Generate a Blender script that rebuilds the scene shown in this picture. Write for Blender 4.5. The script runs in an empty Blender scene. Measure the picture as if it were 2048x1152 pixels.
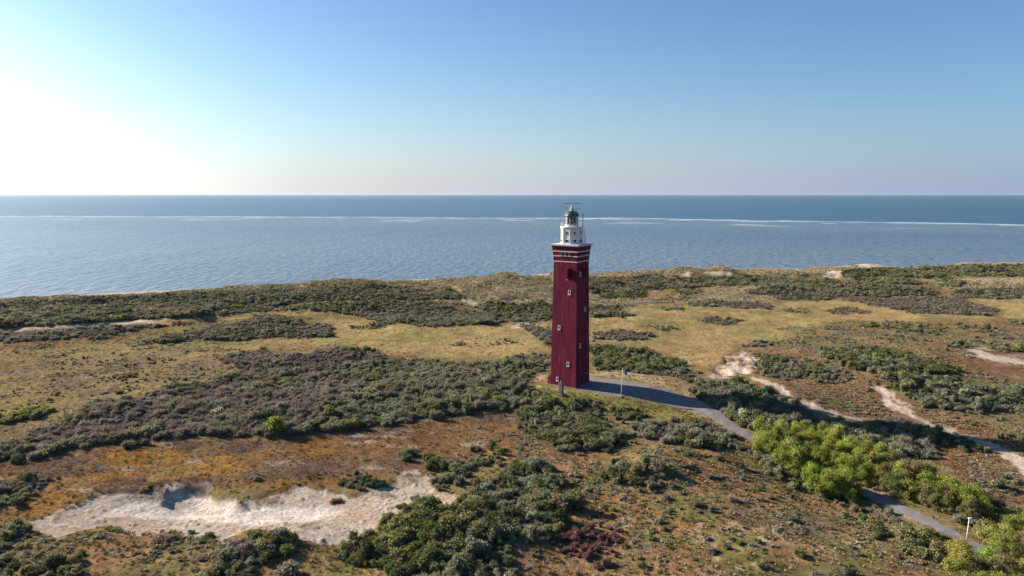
import bpy, bmesh, math, random
import numpy as np

# ------------------------------------------------------------------ camera, sky, sun, exposure
scene = bpy.context.scene
R = math.radians
CAM_H = 62.0                      # metres above the sea
PITCH = R(7.84)
FPX = 1365.0                      # focal length in pixels of the 2048 wide photograph
cam_data = bpy.data.cameras.new('camera')
cam = bpy.data.objects.new('camera', cam_data)
scene.collection.objects.link(cam)
cam.location = (0, 0, CAM_H)
cam.rotation_euler = (math.pi / 2 - PITCH, 0, 0)
cam_data.sensor_width = 36.0
cam_data.lens = 36.0 * FPX / 2048.0
cam_data.clip_start = 0.5
cam_data.clip_end = 130000
scene.camera = cam

SUN_B = 24.5                      # bearing of the sun: degrees in front of due left
SUN_E = 24.0                      # elevation
sun_dir = (-math.cos(R(SUN_B)) * math.cos(R(SUN_E)), math.sin(R(SUN_B)) * math.cos(R(SUN_E)), math.sin(R(SUN_E)))

world = bpy.data.worlds.new('World')
scene.world = world
world.use_nodes = True
wn, wl = world.node_tree.nodes, world.node_tree.links
bg = wn['Background']
sky = wn.new('ShaderNodeTexSky')
sky.sky_type = 'NISHITA'
sky.sun_disc = False
sky.sun_elevation = R(SUN_E)
sky.sun_rotation = R(-(90 - SUN_B))
sky.altitude = 60
sky.air_density = 1.0
sky.dust_density = 0.8
sky.ozone_density = 2.5
SKY_K = 0.055
bg.inputs['Strength'].default_value = SKY_K


def wmath(op, a, b=None, c=None):
    n = wn.new('ShaderNodeMath'); n.operation = op
    for i, v in enumerate((a, b, c)):
        if v is None: continue
        if isinstance(v, (int, float)): n.inputs[i].default_value = v
        else: wl.new(v, n.inputs[i])
    return n.outputs[0]


def wdot(vec, d):
    n = wn.new('ShaderNodeVectorMath'); n.operation = 'DOT_PRODUCT'
    wl.new(vec, n.inputs[0]); n.inputs[1].default_value = d
    return n.outputs['Value']


# aerosol near the sea: a pale veil that thins with height, and the broad bright aureole below the sun
tc = wn.new('ShaderNodeTexCoord')
gen = tc.outputs['Generated']
sepw = wn.new('ShaderNodeSeparateXYZ'); wl.new(gen, sepw.inputs[0])
elev = wmath('MAXIMUM', sepw.outputs[2], 0.0)
saz = R(SUN_B)
adir = (-math.cos(saz), math.sin(saz), 0.0)
hl = wmath('SQRT', wmath('SUBTRACT', 1.0001, wmath('MULTIPLY', elev, elev)))
d_sun = wmath('MAXIMUM', wmath('DIVIDE', wdot(gen, adir), hl), 0.0)
c_sun = wmath('POWER', wmath('MULTIPLY_ADD', wmath('DIVIDE', wdot(gen, adir), hl), 0.5, 0.5), 2.0)
broad = wmath('MULTIPLY', c_sun, wmath('EXPONENT', wmath('MULTIPLY', elev, -8.0)))
aure = wmath('MULTIPLY', wmath('POWER', d_sun, 10.0), wmath('EXPONENT', wmath('MULTIPLY', elev, -9.0)))
veil = wmath('EXPONENT', wmath('MULTIPLY', elev, -14.0))


def wscaled(fac, col):
    n = wn.new('ShaderNodeVectorMath'); n.operation = 'SCALE'
    n.inputs[0].default_value = col
    wl.new(fac, n.inputs['Scale'])
    return n.outputs[0]


def wadd(a, b):
    n = wn.new('ShaderNodeVectorMath'); n.operation = 'ADD'
    wl.new(a, n.inputs[0]); wl.new(b, n.inputs[1])
    return n.outputs[0]


def wmix(fac, a, b):
    n = wn.new('ShaderNodeMix'); n.data_type = 'VECTOR'; n.clamp_factor = True
    wl.new(fac, n.inputs['Factor'])
    for v, k in ((a, 4), (b, 5)):
        if isinstance(v, tuple): n.inputs[k].default_value = v
        else: wl.new(v, n.inputs[k])
    return n.outputs[1]


tint = wn.new('ShaderNodeVectorMath'); tint.operation = 'MULTIPLY'
wl.new(sky.outputs[0], tint.inputs[0]); tint.inputs[1].default_value = (0.56, 0.845, 1.04)
skycol = wmix(wmath('MULTIPLY', veil, 0.92), tint.outputs[0], (1.8, 2.5, 4.6))
skycol = wadd(skycol, wscaled(broad, (5.1, 3.8, 1.4)))
skycol = wadd(skycol, wscaled(aure, (25.0, 26.0, 26.0)))
wl.new(skycol, bg.inputs['Color'])

sun_data = bpy.data.lights.new('sun', 'SUN')
sun_data.energy = 5.0
sun_data.angle = R(0.5)
sun_data.color = (1.0, 0.90, 0.76)
sun = bpy.data.objects.new('sun', sun_data)
scene.collection.objects.link(sun)
from mathutils import Vector, Matrix
sun.rotation_euler = Vector(sun_dir).to_track_quat('Z', 'Y').to_euler()
sun.location = (-200, 80, 150)

scene.view_settings.view_transform = 'Standard'
scene.view_settings.look = 'None'
scene.view_settings.exposure = 1.35
scene.view_settings.gamma = 1.0
scene.view_settings.use_curve_mapping = False
scene.cycles.max_bounces = 5
scene.cycles.diffuse_bounces = 2
scene.cycles.transparent_max_bounces = 6

# ------------------------------------------------------------------ helpers
rng = np.random.default_rng(7)
random.seed(7)


def tag(o, label=None, cat=None, group=None, kind=None):
    if label: o['label'] = label
    if cat: o['category'] = cat
    if group: o['group'] = group
    if kind: o['kind'] = kind
    return o


def link(o, parent=None):
    scene.collection.objects.link(o)
    if parent is not None: o.parent = parent
    return o


def np_mesh(name, V, F, mats, attrs=None, fmat=None, smooth=False):
    """F: (n,k) int array. attrs: {name: (type, array)} on points"""
    me = bpy.data.meshes.new(name)
    V = np.asarray(V, np.float32); F = np.asarray(F, np.int32)
    me.vertices.add(len(V)); me.vertices.foreach_set('co', V.ravel())
    n, k = F.shape
    me.loops.add(n * k); me.loops.foreach_set('vertex_index', F.ravel())
    me.polygons.add(n)
    me.polygons.foreach_set('loop_start', np.arange(0, n * k, k, dtype=np.int32))
    me.polygons.foreach_set('loop_total', np.full(n, k, np.int32))
    if fmat is not None: me.polygons.foreach_set('material_index', np.asarray(fmat, np.int32))
    me.polygons.foreach_set('use_smooth', np.full(n, smooth, bool))
    for m in mats: me.materials.append(m)
    for an, (ty, arr) in (attrs or {}).items():
        a = me.attributes.new(an, ty, 'POINT')
        key = {'FLOAT': 'value', 'INT': 'value', 'FLOAT_COLOR': 'color', 'FLOAT_VECTOR': 'vector'}[ty]
        a.data.foreach_set(key, np.asarray(arr, np.int32 if ty == 'INT' else np.float32).ravel())
    me.update(calc_edges=True)
    return me


def hash2(ix, iy, seed):
    h = (ix.astype(np.int64) * 374761393 + iy.astype(np.int64) * 668265263 + seed * 1442695041) & 0xFFFFFFFF
    h = ((h ^ (h >> 13)) * 1274126177) & 0xFFFFFFFF
    h = (h ^ (h >> 16)) & 0xFFFFFFFF
    return h / 4294967295.0


def noise(x, y, scale, seed=0):
    """value noise in -1..1"""
    x = np.asarray(x, float) / scale; y = np.asarray(y, float) / scale
    c, s = math.cos(0.6 + seed), math.sin(0.6 + seed)
    x, y = c * x - s * y, s * x + c * y
    ix = np.floor(x); iy = np.floor(y); fx = x - ix; fy = y - iy
    fx = fx * fx * fx * (fx * (fx * 6 - 15) + 10); fy = fy * fy * fy * (fy * (fy * 6 - 15) + 10)
    a = hash2(ix, iy, seed); b = hash2(ix + 1, iy, seed); c_ = hash2(ix, iy + 1, seed); d = hash2(ix + 1, iy + 1, seed)
    return 2 * ((a * (1 - fx) + b * fx) * (1 - fy) + (c_ * (1 - fx) + d * fx) * fy) - 1


def fbm(x, y, scale, octaves=4, seed=0, gain=0.5):
    t = 0; a = 1; n = 0
    for i in range(octaves):
        t = t + a * noise(x, y, scale / 2 ** i, seed + i * 17); n += a; a *= gain
    return t / n * 1.6


def sstep(e0, e1, v):
    t = np.clip((v - e0) / (e1 - e0), 0, 1)
    return t * t * (3 - 2 * t)


CP, SP = math.cos(PITCH), math.sin(PITCH)


def ray(px, py):
    u = (np.asarray(px, float) - 1024) / FPX; v = (576 - np.asarray(py, float)) / FPX
    return u, CP + v * SP, -SP + v * CP


def project(x, y, z):
    f = y * CP - (z - CAM_H) * SP
    up = y * SP + (z - CAM_H) * CP
    f = np.where(f < 1, 1, f)
    return 1024 + FPX * x / f, 576 - FPX * up / f


def poly(*flat):
    return np.array(flat, float).reshape(-1, 2)


def inside(P, px, py):
    out = np.zeros(px.shape, bool)
    idx = np.flatnonzero((px >= P[:, 0].min()) & (px <= P[:, 0].max()) & (py >= P[:, 1].min()) & (py <= P[:, 1].max()))
    if len(idx) == 0: return out
    x = px.ravel()[idx]; y = py.ravel()[idx]; r = np.zeros(len(idx), bool)
    Q = np.roll(P, -1, 0)
    for (x0, y0), (x1, y1) in zip(P, Q):
        if y0 == y1: continue
        c = ((y0 > y) != (y1 > y)) & (x < (x1 - x0) * (y - y0) / (y1 - y0) + x0)
        r ^= c
    out.ravel()[idx] = r
    return out


def soft(P, px, py, w):
    """1 inside, 0 outside, smooth over +-w px (vertical distances count 2.5x, the ground is foreshortened)"""
    out = np.zeros(px.shape)
    idx = np.flatnonzero((px > P[:, 0].min() - w) & (px < P[:, 0].max() + w) & (py > P[:, 1].min() - w) & (py < P[:, 1].max() + w))
    if len(idx) == 0: return out
    x = px.ravel()[idx]; y = py.ravel()[idx]
    ins = inside(P, x, y)
    k = 2.2
    d2 = np.full(len(idx), 1e12); Q = np.roll(P, -1, 0)
    for (x0, y0), (x1, y1) in zip(P, Q):
        ex, ey = x1 - x0, (y1 - y0) * k; L = ex * ex + ey * ey + 1e-9
        t = np.clip(((x - x0) * ex + (y - y0) * k * ey) / L, 0, 1)
        d2 = np.minimum(d2, (x - x0 - t * ex) ** 2 + ((y - y0) * k - t * ey) ** 2)
    sd = np.where(ins, 1, -1) * np.sqrt(d2)
    out.ravel()[idx] = sstep(-w, w, sd)
    return out


# ------------------------------------------------------------------ terrain height
TOWER = (16.7, 190.9); TOWER_Z = 8.0
CREST_X = np.array([-1500, -700, -257, -120, 0, 160, 379, 800, 1600.]); CREST_Y = np.array([-300, 120, 339, 394, 431, 468, 502, 560, 640.])


def crest_s(x, y):
    return (y - np.interp(x, CREST_X, CREST_Y)) * 0.94


BASE_S = np.array([-2000, -300, -210, -165, -140, -95, -72, -48, -20, 0, 10, 24, 40, 80, 130, 500.])
BASE_H = np.array([7, 7, 6.6, 5.6, 5.2, 5.2, 7.0, 7.2, 9.0, 10.4, 9.0, 4.0, 2.4, 0.1, -2.5, -8.])
PXM = []      # filled below: mounds (x, y, radius, height)


def height0(x, y):
    s = crest_s(x, y)
    land = sstep(30, -10, s)
    wild = sstep(-100, -70, s)
    h = np.interp(s, BASE_S, BASE_H)
    tame = np.exp(-(((x + 46) / 45) ** 2 + ((y - 117) / 14) ** 2))
    h = h + land * (1 - .65 * tame) * (fbm(x, y, 46, 3, 3) * (0.7 + 1.2 * wild) + fbm(x, y, 13, 3, 9) * (0.28 + 0.75 * wild) + fbm(x, y, 3.2, 2, 21) * (0.10 + 0.12 * wild))
    h = h + sstep(12, -4, s) * sstep(-40, -6, s) * (fbm(x, y * 0.3, 26, 4, 5, .6) * 2.1 + .1)
    h = h - 1.4 * sstep(-40, -230, x) * sstep(-75, -25, s) * sstep(20, 5, s)
    for (mx, my, mr, mh) in PXM:
        d2 = ((x - mx) ** 2 + (y - my) ** 2) / (mr * mr)
        h = h + mh * np.exp(-d2)
    # the levelled yard round the tower
    d = np.hypot((x - TOWER[0] - 8) / 1.6, y - TOWER[1])
    k = sstep(22, 9, d)
    h = h * (1 - k) + TOWER_Z * k
    return h


def at0(px, py, hf=None):
    hf = hf or height0
    u, dy, dz = ray(px, py)
    t = (CAM_H - 7.0) / -dz
    for _ in range(14):
        t = 0.4 * t + 0.6 * (CAM_H - hf(u * t, dy * t)) / -dz
    return u * t, dy * t


for (mpx, mpy, mr, mh) in [(690, 712, 22, 2.0), (250, 820, 18, 1.5), (620, 820, 16, 1.5), (900, 770, 20, 1.6), (1310, 940, 8, 2.4), (1540, 800, 17, 2.6),
                           (1700, 745, 26, 3.2), (1890, 790, 20, 2.5), (1390, 552, 16, 3.0), (1735, 538, 18, 4.5), (1440, 545, 14, 2.5), (1850, 700, 25, 2.0),
                           (930, 1060, 12, 1.8), (500, 945, 9, 0.5), (780, 935, 9, 0.7), (330, 955, 7, 0.2), (300, 1035, 14, -1.0), (560, 1030, 12, -1.0), (400, 1005, 7, -0.5),
                           (380, 665, 14, 1.8), (560, 650, 18, 1.8), (140, 668, 22, 1.5), (1470, 725, 9, 1.5), (1020, 565, 24, 2.0), (1340, 590, 10, 2.0),
                           (1880, 620, 22, 1.2), (1470, 608, 18, 1.0), (1660, 830, 8, -1.0), (1700, 985, 14, -1.0), (1630, 548, 9, -3.0), (1930, 950, 10, 1.2), (560, 1090, 8, 1.2), (1930, 880, 36, -2.0), (1760, 960, 24, -1.5)]:
    mx, my = at0(mpx, mpy)
    PXM.append((float(mx), float(my), mr, mh))

# polar ground sheet round the point under the drone: fine where the photograph looks
th = np.concatenate([np.linspace(-180, -60, 28, endpoint=False), np.linspace(-60, -41, 40, endpoint=False), np.linspace(-41, 41, 860),
                     np.linspace(41, 60, 41)[1:], np.linspace(60, 180, 29)[1:]])
TH = np.radians(th)
RR = np.concatenate([[1.0, 8, 18, 30, 42, 52, 60, 66], 1 / np.linspace(1 / 70., 1 / 640., 430), [690, 760, 860, 1000, 1300, 1800]])
GT, GR = np.meshgrid(TH, RR)
GX = GR * np.sin(GT); GY = GR * np.cos(GT)
H0 = height0(GX, GY)
front = (np.abs(GT) < R(75)) & (GR > 20)
PX, PY = project(GX, GY, H0)
PX = np.where(front, PX, -9e4); PY = np.where(front, PY, -9e4)

# ---- sand bodies (outlines read from the photograph, laid on the ground)
SAND_MAIN = poly(65, 1058, 88, 1036, 150, 1012, 200, 985, 262, 980, 312, 968, 362, 969, 415, 974, 432, 990, 480, 1008, 540, 985, 600, 968, 650, 975, 700, 990, 770, 975, 798, 942, 822, 938,
                 852, 955, 866, 982, 915, 990, 926, 1003, 880, 1006, 828, 1002, 770, 1035, 742, 1064, 700, 1086, 660, 1090, 600, 1078, 560, 1062, 500, 1056, 440, 1082, 395, 1076, 340, 1060, 280, 1070,
                 220, 1052, 150, 1062, 108, 1082, 88, 1072)
SAND_WHITE = poly(335, 1000, 345, 982, 420, 974, 440, 996, 510, 1008, 600, 1008, 695, 1016, 650, 1034, 560, 1044, 470, 1046, 395, 1034, 290, 1034, 200, 1030, 220, 1012, 270, 998)
SAND_R = poly(1412, 754, 1432, 740, 1444, 714, 1488, 703, 1514, 720, 1504, 748, 1470, 744, 1455, 756)
SAND_R2 = poly(1468, 716, 1508, 706, 1520, 722, 1500, 740)


def strip(pts, w):
    p = np.array(pts, float).reshape(-1, 2); d = np.gradient(p, axis=0); n = np.stack([-d[:, 1], d[:, 0]], 1); n /= np.linalg.norm(n, axis=1)[:, None] + 1e-9
    w = np.broadcast_to(np.array(w, float), (len(p),))[:, None]
    n = n * np.array([1.0, 0.6])
    return np.concatenate([p + n * w, (p - n * w)[::-1]])


SAND_PATHS = [strip([1500, 758, 1530, 764, 1560, 776, 1600, 800, 1640, 822, 1690, 834], [7, 8, 7, 8, 9, 6]),
              strip([1742, 772, 1762, 780, 1785, 806, 1820, 830, 1860, 848], [5, 13, 13, 8, 4]),
              strip([1780, 782, 1805, 800, 1826, 815], [3, 4, 2]),
              strip([1930, 868, 1970, 884, 2010, 902, 2060, 940], [5, 9, 13, 24]),
              strip([1850, 846, 1895, 856, 1935, 869], [4, 5, 5]), strip([1690, 834, 1740, 838, 1800, 838], [4, 3, 2])]
SAND_RT = poly(1928, 700, 1945, 694, 1975, 697, 2010, 708, 2090, 716, 2090, 734, 2000, 724, 1952, 713)
SAND_FAR = [poly(1640, 548, 1655, 542, 1690, 541, 1684, 550, 1668, 557, 1650, 556), poly(1358, 549, 1372, 544, 1390, 545, 1380, 551, 1362, 551), poly(1398, 545, 1440, 541, 1470, 543, 1460, 549, 1410, 549),
            poly(1712, 534, 1725, 527, 1750, 529, 1762, 536, 1740, 540), poly(925, 600, 938, 597, 960, 606, 955, 612, 935, 609), poly(1090, 650, 1040, 648, 1020, 655, 1035, 657),
            strip([970, 626, 980, 630, 993, 638], [2, 2, 1]), strip([1000, 600, 1040, 602, 1098, 592], [2, 3, 2]), strip([0, 662, 60, 658, 160, 650, 260, 644, 330, 638], [5, 6, 6, 7, 5]),
            strip([1440, 590, 1500, 588, 1560, 592], [1, 2, 1]), poly(1030, 548, 1100, 546, 1100, 551, 1040, 552)]
wob = fbm(GX, GY, 5, 3, 40) * 3.0 + fbm(GX, GY, 1.1, 2, 43) * 1.0      # ragged edges, metres on the ground
scale_px = FPX / np.maximum(GR, 30)
WX = PX + wob * scale_px * 0.5; WY = PY + fbm(GX, GY, 5, 3, 55) * 2.2 * scale_px * 0.18
m_sand = soft(SAND_MAIN, WX, WY, 8)
m_sandh = soft(SAND_MAIN, PX, PY, 9)
m_white = soft(SAND_WHITE, WX, WY, 12)
m_sand_r = np.maximum(soft(SAND_R, WX, WY, 7), soft(SAND_R2, WX, WY, 6))
m_paths = np.zeros_like(GX)
for P in SAND_PATHS: m_paths = np.maximum(m_paths, soft(P, WX, WY, 4))
m_rt = soft(SAND_RT, WX, WY, 8)
m_far = np.zeros_like(GX)
for P in SAND_FAR: m_far = np.maximum(m_far, soft(P, WX, WY, 3))
# relief of the blow-out: scooped below the turf, hummocky, with a steep lip
HOLLOW = soft(poly(330, 1006, 340, 984, 366, 976, 412, 975, 436, 990, 470, 1006, 520, 1012, 440, 1024, 370, 1020), PX, PY, 15)
H1 = H0 - 0.25 * m_sandh - 1.05 * HOLLOW - 0.2 * m_white + m_sandh * (1 - .8 * HOLLOW) * (fbm(GX, GY, 1.2, 3, 71) * 0.03 + np.maximum(fbm(GX, GY, 1.1, 2, 73) - .55, 0) * 0.35 * (1 - .4 * m_white) + fbm(GX, GY, 9, 2, 75) * 0.10)
H1 = H1 - 0.4 * m_sand_r - 0.25 * m_paths + m_sand_r * fbm(GX, GY, 2.5, 3, 81) * 0.45
HG = H1


def H(x, y):
    """final ground height, bilinear on the sheet"""
    x = np.asarray(x, float); y = np.asarray(y, float)
    r = np.hypot(x, y); t = np.arctan2(x, y)
    fr = np.clip(np.interp(r, RR, np.arange(len(RR))), 0, len(RR) - 1.001); ft = np.clip(np.interp(t, TH, np.arange(len(TH))), 0, len(TH) - 1.001)
    i = fr.astype(int); j = ft.astype(int); a = fr - i; b = ft - j
    return (HG[i, j] * (1 - b) + HG[i, j + 1] * b) * (1 - a) + (HG[i + 1, j] * (1 - b) + HG[i + 1, j + 1] * b) * a


def at(px, py):
    x, y = at0(px, py, H)
    return x, y, H(x, y)


# ------------------------------------------------------------------ ground colours (albedo)
def mixc(c, col, m):
    return c * (1 - m[..., None]) + np.array(col) * m[..., None]


n1 = fbm(GX, GY, 28, 4, 101); n2 = fbm(GX, GY, 7, 4, 111); n3 = fbm(GX, GY, 2.0, 3, 121); n4 = fbm(GX, GY, 60, 3, 131); n5 = fbm(GX, GY, 11, 4, 141)
C = np.zeros(GX.shape + (3,)) + np.array((0.195, 0.145, 0.075))
C = mixc(C, (0.25, 0.125, 0.055), sstep(0.0, 0.5, n5) * 0.7)
C = mixc(C, (0.14, 0.13, 0.05), sstep(0.05, 0.6, n2) * 0.6)
MEADOW_L = poly(-80, 705, 80, 697, 200, 690, 300, 691, 512, 680, 664, 676, 655, 655, 640, 640, 655, 624, 700, 628, 760, 640, 840, 654, 990, 650, 1040, 640, 1100, 650, 1105, 702, 1020, 716, 900, 716, 800, 711,
                690, 685, 520, 697, 440, 712, 480, 730, 400, 760, 250, 790, 130, 834, -80, 834)
MEADOW_R = poly(1180, 635, 1260, 631, 1250, 612, 1300, 600, 1370, 608, 1550, 610, 1600, 598, 1700, 603, 1730, 608, 1820, 625, 2000, 632, 2010, 620, 1940, 600, 2120, 592, 2120, 634, 1880, 641, 1700, 642, 1640, 646,
                1560, 680, 1480, 690, 1440, 715, 1390, 742, 1370, 718, 1300, 695, 1180, 682)
BANK_L = poly(-80, 664, 100, 652, 300, 641, 420, 633, 520, 626, 640, 622, 660, 630, 520, 634, 420, 642, 330, 650, 200, 655, 60, 662, -80, 668)
m_ml = soft(MEADOW_L, WX, WY, 16); m_mr = soft(MEADOW_R, WX, WY, 12); m_bl = soft(BANK_L, WX, WY, 5)
meadow = np.zeros_like(C) + np.array((0.305, 0.225, 0.10))
meadow = mixc(meadow, (0.235, 0.20, 0.078), sstep(-0.1, 0.5, n1))
meadow = mixc(meadow, (0.30, 0.19, 0.095), sstep(0.1, 0.6, n5) * 0.7)
meadow = mixc(meadow, (0.17, 0.14, 0.075), sstep(0.15, 0.7, fbm(GX, GY * 2.2, 16, 4, 177)) * 0.55)
left_dark = soft(poly(-80, 715, 200, 705, 480, 700, 480, 735, 250, 795, 130, 840, -80, 840), WX, WY, 40)
meadow = mixc(meadow, (0.235, 0.17, 0.075), left_dark * 0.75)
meadow = mixc(meadow, (0.17, 0.125, 0.085), left_dark * sstep(-0.35, 0.25, n2 + 0.6 * n5) * 0.8)
for a_, m_ in ((meadow, np.maximum(np.maximum(m_ml, m_mr), m_bl)),): C = C * (1 - m_[..., None]) + a_ * m_[..., None]
RUST_L = poly(-80, 930, 160, 905, 310, 882, 470, 876, 640, 863, 800, 850, 950, 826, 1100, 838, 1070, 872, 1030, 906, 900, 925, 850, 945, 780, 940, 700, 962, 500, 976, 300, 992, 100, 1024, -80, 1070)
RUST_F = poly(-80, 1050, 300, 1040, 700, 1085, 900, 1000, 1100, 840, 1250, 890, 1500, 895, 1740, 1000, 1900, 1100, 2000, 1220, -80, 1220)
RUST_R = poly(1530, 755, 1600, 760, 1720, 770, 1800, 790, 1900, 830, 2100, 880, 2100, 1000, 1960, 1010, 1860, 900, 1700, 835, 1600, 800)
RUST_R2 = poly(1470, 700, 1640, 690, 1660, 712, 1560, 716, 1500, 720)
RUST_R3 = poly(1840, 725, 1930, 695, 2100, 700, 2100, 775, 1960, 765, 1880, 745)
rust = np.zeros_like(C) + np.array((0.245, 0.130, 0.062))
rust = mixc(rust, (0.33, 0.175, 0.055), sstep(0.05, 0.55, n1 * 0.6 + n5 * 0.5))
rust = mixc(rust, (0.155, 0.098, 0.085), sstep(-0.2, 0.3, fbm(GX * .6, GY * 1.6, 12, 4, 151)) * 0.85)
rust = mixc(rust, (0.38, 0.30, 0.24), sstep(0.50, 0.72, fbm(GX * 0.7, GY * 1.5, 6, 4, 161)) * 0.75)
rust = mixc(rust, (0.19, 0.15, 0.06), sstep(0.25, 0.7, n2) * 0.55)
m_r = soft(RUST_L, WX, WY, 18)
C = C * (1 - m_r[..., None]) + rust * m_r[..., None]
rustf = np.zeros_like(C) + np.array((0.285, 0.165, 0.085))
rustf = mixc(rustf, (0.32, 0.165, 0.07), sstep(0.0, 0.5, n1 * 0.5 + n5 * 0.6) * 0.85)
rustf = mixc(rustf, (0.18, 0.135, 0.095), sstep(-0.1, 0.4, fbm(GX, GY * 1.4, 9, 4, 191)) * 0.75)
rustf = mixc(rustf, (0.19, 0.155, 0.06), sstep(0.0, 0.5, n2) * 0.7)
rustf = mixc(rustf, (0.13, 0.13, 0.045), sstep(0.15, 0.5, fbm(GX, GY * 1.3, 14, 4, 195)) * 0.6)
rustf = mixc(rustf, (0.32, 0.25, 0.18), sstep(0.42, 0.75, n3 * 0.6 + n5 * 0.5) * 0.6)
m_f = soft(RUST_F, WX, WY, 30)
C = C * (1 - m_f[..., None]) + rustf * m_f[..., None]
redr = np.zeros_like(C) + np.array((0.24, 0.125, 0.07))
redr = mixc(redr, (0.30, 0.20, 0.13), sstep(0.0, 0.5, n5) * 0.7)
redr = mixc(redr, (0.15, 0.10, 0.06), sstep(0.1, 0.5, n2) * 0.6)
m_q = np.maximum(np.maximum(soft(RUST_R, WX, WY, 20), soft(RUST_R2, WX, WY, 12)), soft(RUST_R3, WX, WY, 14))
C = C * (1 - m_q[..., None]) + redr * m_q[..., None]
# dry marram slopes along the coast
sG = crest_s(GX, GY)
MARRAM = [poly(905, 560, 1000, 552, 1110, 546, 1110, 604, 1000, 604, 930, 598), poly(1180, 548, 1320, 545, 1320, 560, 1180, 560), poly(1180, 590, 1260, 598, 1320, 596, 1330, 606, 1250, 612, 1180, 612),
          poly(1390, 578, 1545, 578, 1545, 602, 1380, 604, 1330, 600), poly(1850, 560, 2100, 556, 2100, 575, 1900, 580)]
m_m = sstep(-14, -2, sG) * sstep(14, 2, sG) * 0.8
for P in MARRAM: m_m = np.maximum(m_m, soft(P, WX, WY, 10))
marram = np.zeros_like(C) + np.array((0.42, 0.33, 0.21)); marram = mixc(marram, (0.20, 0.16, 0.085), sstep(-0.2, 0.4, n2))
C = C * (1 - m_m[..., None]) + marram * m_m[..., None]
VERGE = [poly(1060, 772, 1103, 760, 1153, 781, 1241, 796, 1304, 803, 1390, 826, 1455, 856, 1420, 858, 1300, 832, 1200, 812, 1110, 800), poly(1180, 750, 1260, 756, 1365, 785, 1392, 800, 1392, 770, 1300, 748, 1180, 738),
         poly(1430, 815, 1470, 842, 1520, 878, 1530, 872, 1480, 838, 1440, 812)]
m_v = soft(VERGE[0], WX, WY, 6); C = mixc(C, (0.19, 0.165, 0.05), m_v * 0.9)
m_v = soft(VERGE[1], WX, WY, 6); C = mixc(C, (0.30, 0.205, 0.105), m_v * 0.9); C = mixc(C, (0.38, 0.28, 0.19), m_v * sstep(0.1, 0.5, n2) * 0.6)
m_v = soft(VERGE[2], WX, WY, 4); C = mixc(C, (0.22, 0.20, 0.05), m_v * 0.9)
C = mixc(C, (0.36, 0.26, 0.15), soft(strip([1062, 762, 1080, 756, 1098, 752], 6), WX, WY, 6) * 0.8)
C = mixc(C, (0.33, 0.26, 0.16), soft(strip([1072, 770, 1095, 775, 1125, 784], 4), WX, WY, 4) * 0.7)
ROAD_UP = np.array([1180, 754, 1238, 761, 1294, 771, 1363, 790, 1392, 799, 1426, 816, 1463, 844, 1511, 876, 1560, 900, 1630, 932, 1700, 962, 1749, 984, 1794, 1004, 1834, 1026, 1875, 1045, 1912, 1063, 1960, 1090, 2040, 1140], float).reshape(-1, 2)
ROAD_LO = np.array([1152, 779, 1241, 795, 1250, 792, 1304, 802, 1385, 821, 1414, 833, 1451, 852, 1498, 882, 1545, 906, 1612, 940, 1680, 972, 1735, 996, 1802, 1026, 1837, 1045, 1875, 1061, 1901, 1073, 1940, 1102, 2010, 1150], float).reshape(-1, 2)
ROAD_PX = np.concatenate([ROAD_UP, ROAD_LO[::-1]])
m_rv = np.maximum(soft(ROAD_PX, WX, WY, 9) - .0, 0)
C = mixc(C, (0.36, 0.285, 0.20), m_rv * sstep(-.5, .3, n2) * .75)
# sand last
sandc = np.zeros_like(C) + np.array((0.39, 0.32, 0.265)); sandc = mixc(sandc, (0.25, 0.165, 0.11), sstep(0.05, 0.55, n3 * 0.5 + n2 * 0.6) * 0.6)
sandc = mixc(sandc, (0.25, 0.12, 0.055), soft(poly(200, 1030, 290, 1010, 350, 1006, 352, 1016, 280, 1026, 220, 1040), WX, WY, 9) * 0.85)
sandc = mixc(sandc, (0.56, 0.485, 0.425), m_white * 0.92)
ms = m_sand * sstep(-0.55, 0.15, m_sand * 1.3 - 0.95 + n2 * 0.6 + n3 * .25 + m_white)
C = C * (1 - ms[..., None]) + sandc * ms[..., None]
mo = np.maximum(np.maximum(m_sand_r * sstep(-0.6, 0.0, n2 * 0.6 + n3 * 0.4), m_paths * 0.9), np.maximum(m_rt * 0.95 * sstep(-0.9, -0.1, n2), m_far * 0.9))
C = mixc(C, (0.47, 0.375, 0.30), mo)
# beach below the foredune
C = mixc(C, (0.42, 0.36, 0.28), sstep(10, 24, sG))
GS = 0.88 - np.maximum(np.maximum(.20 * m_r, .10 * m_f), .20 * m_q) * (1 - ms) * (1 - mo)
C = np.clip(C * GS[..., None] * (1 + 0.20 * n3[..., None] + 0.16 * n2[..., None]), 0.01, 0.9)

TURF = np.clip((1 - ms) * (1 - mo) * (1 - .45 * np.maximum(m_mr, m_ml * (1 - left_dark))), 0, 1)
nt_, nr_ = len(TH), len(RR)
idx = np.arange(nt_ * nr_).reshape(nr_, nt_)
quads = np.stack([idx[:-1, :-1], idx[1:, :-1], idx[1:, 1:], idx[:-1, 1:]], -1).reshape(-1, 4)[:, ::-1]


# ------------------------------------------------------------------ materials
def new_mat(name, rough=0.9, spec=0.2):
    m = bpy.data.materials.new(name); m.use_nodes = True
    b = m.node_tree.nodes['Principled BSDF']
    b.inputs['Roughness'].default_value = rough; b.inputs['Specular IOR Level'].default_value = spec
    return m, m.node_tree.nodes, m.node_tree.links, b


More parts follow.
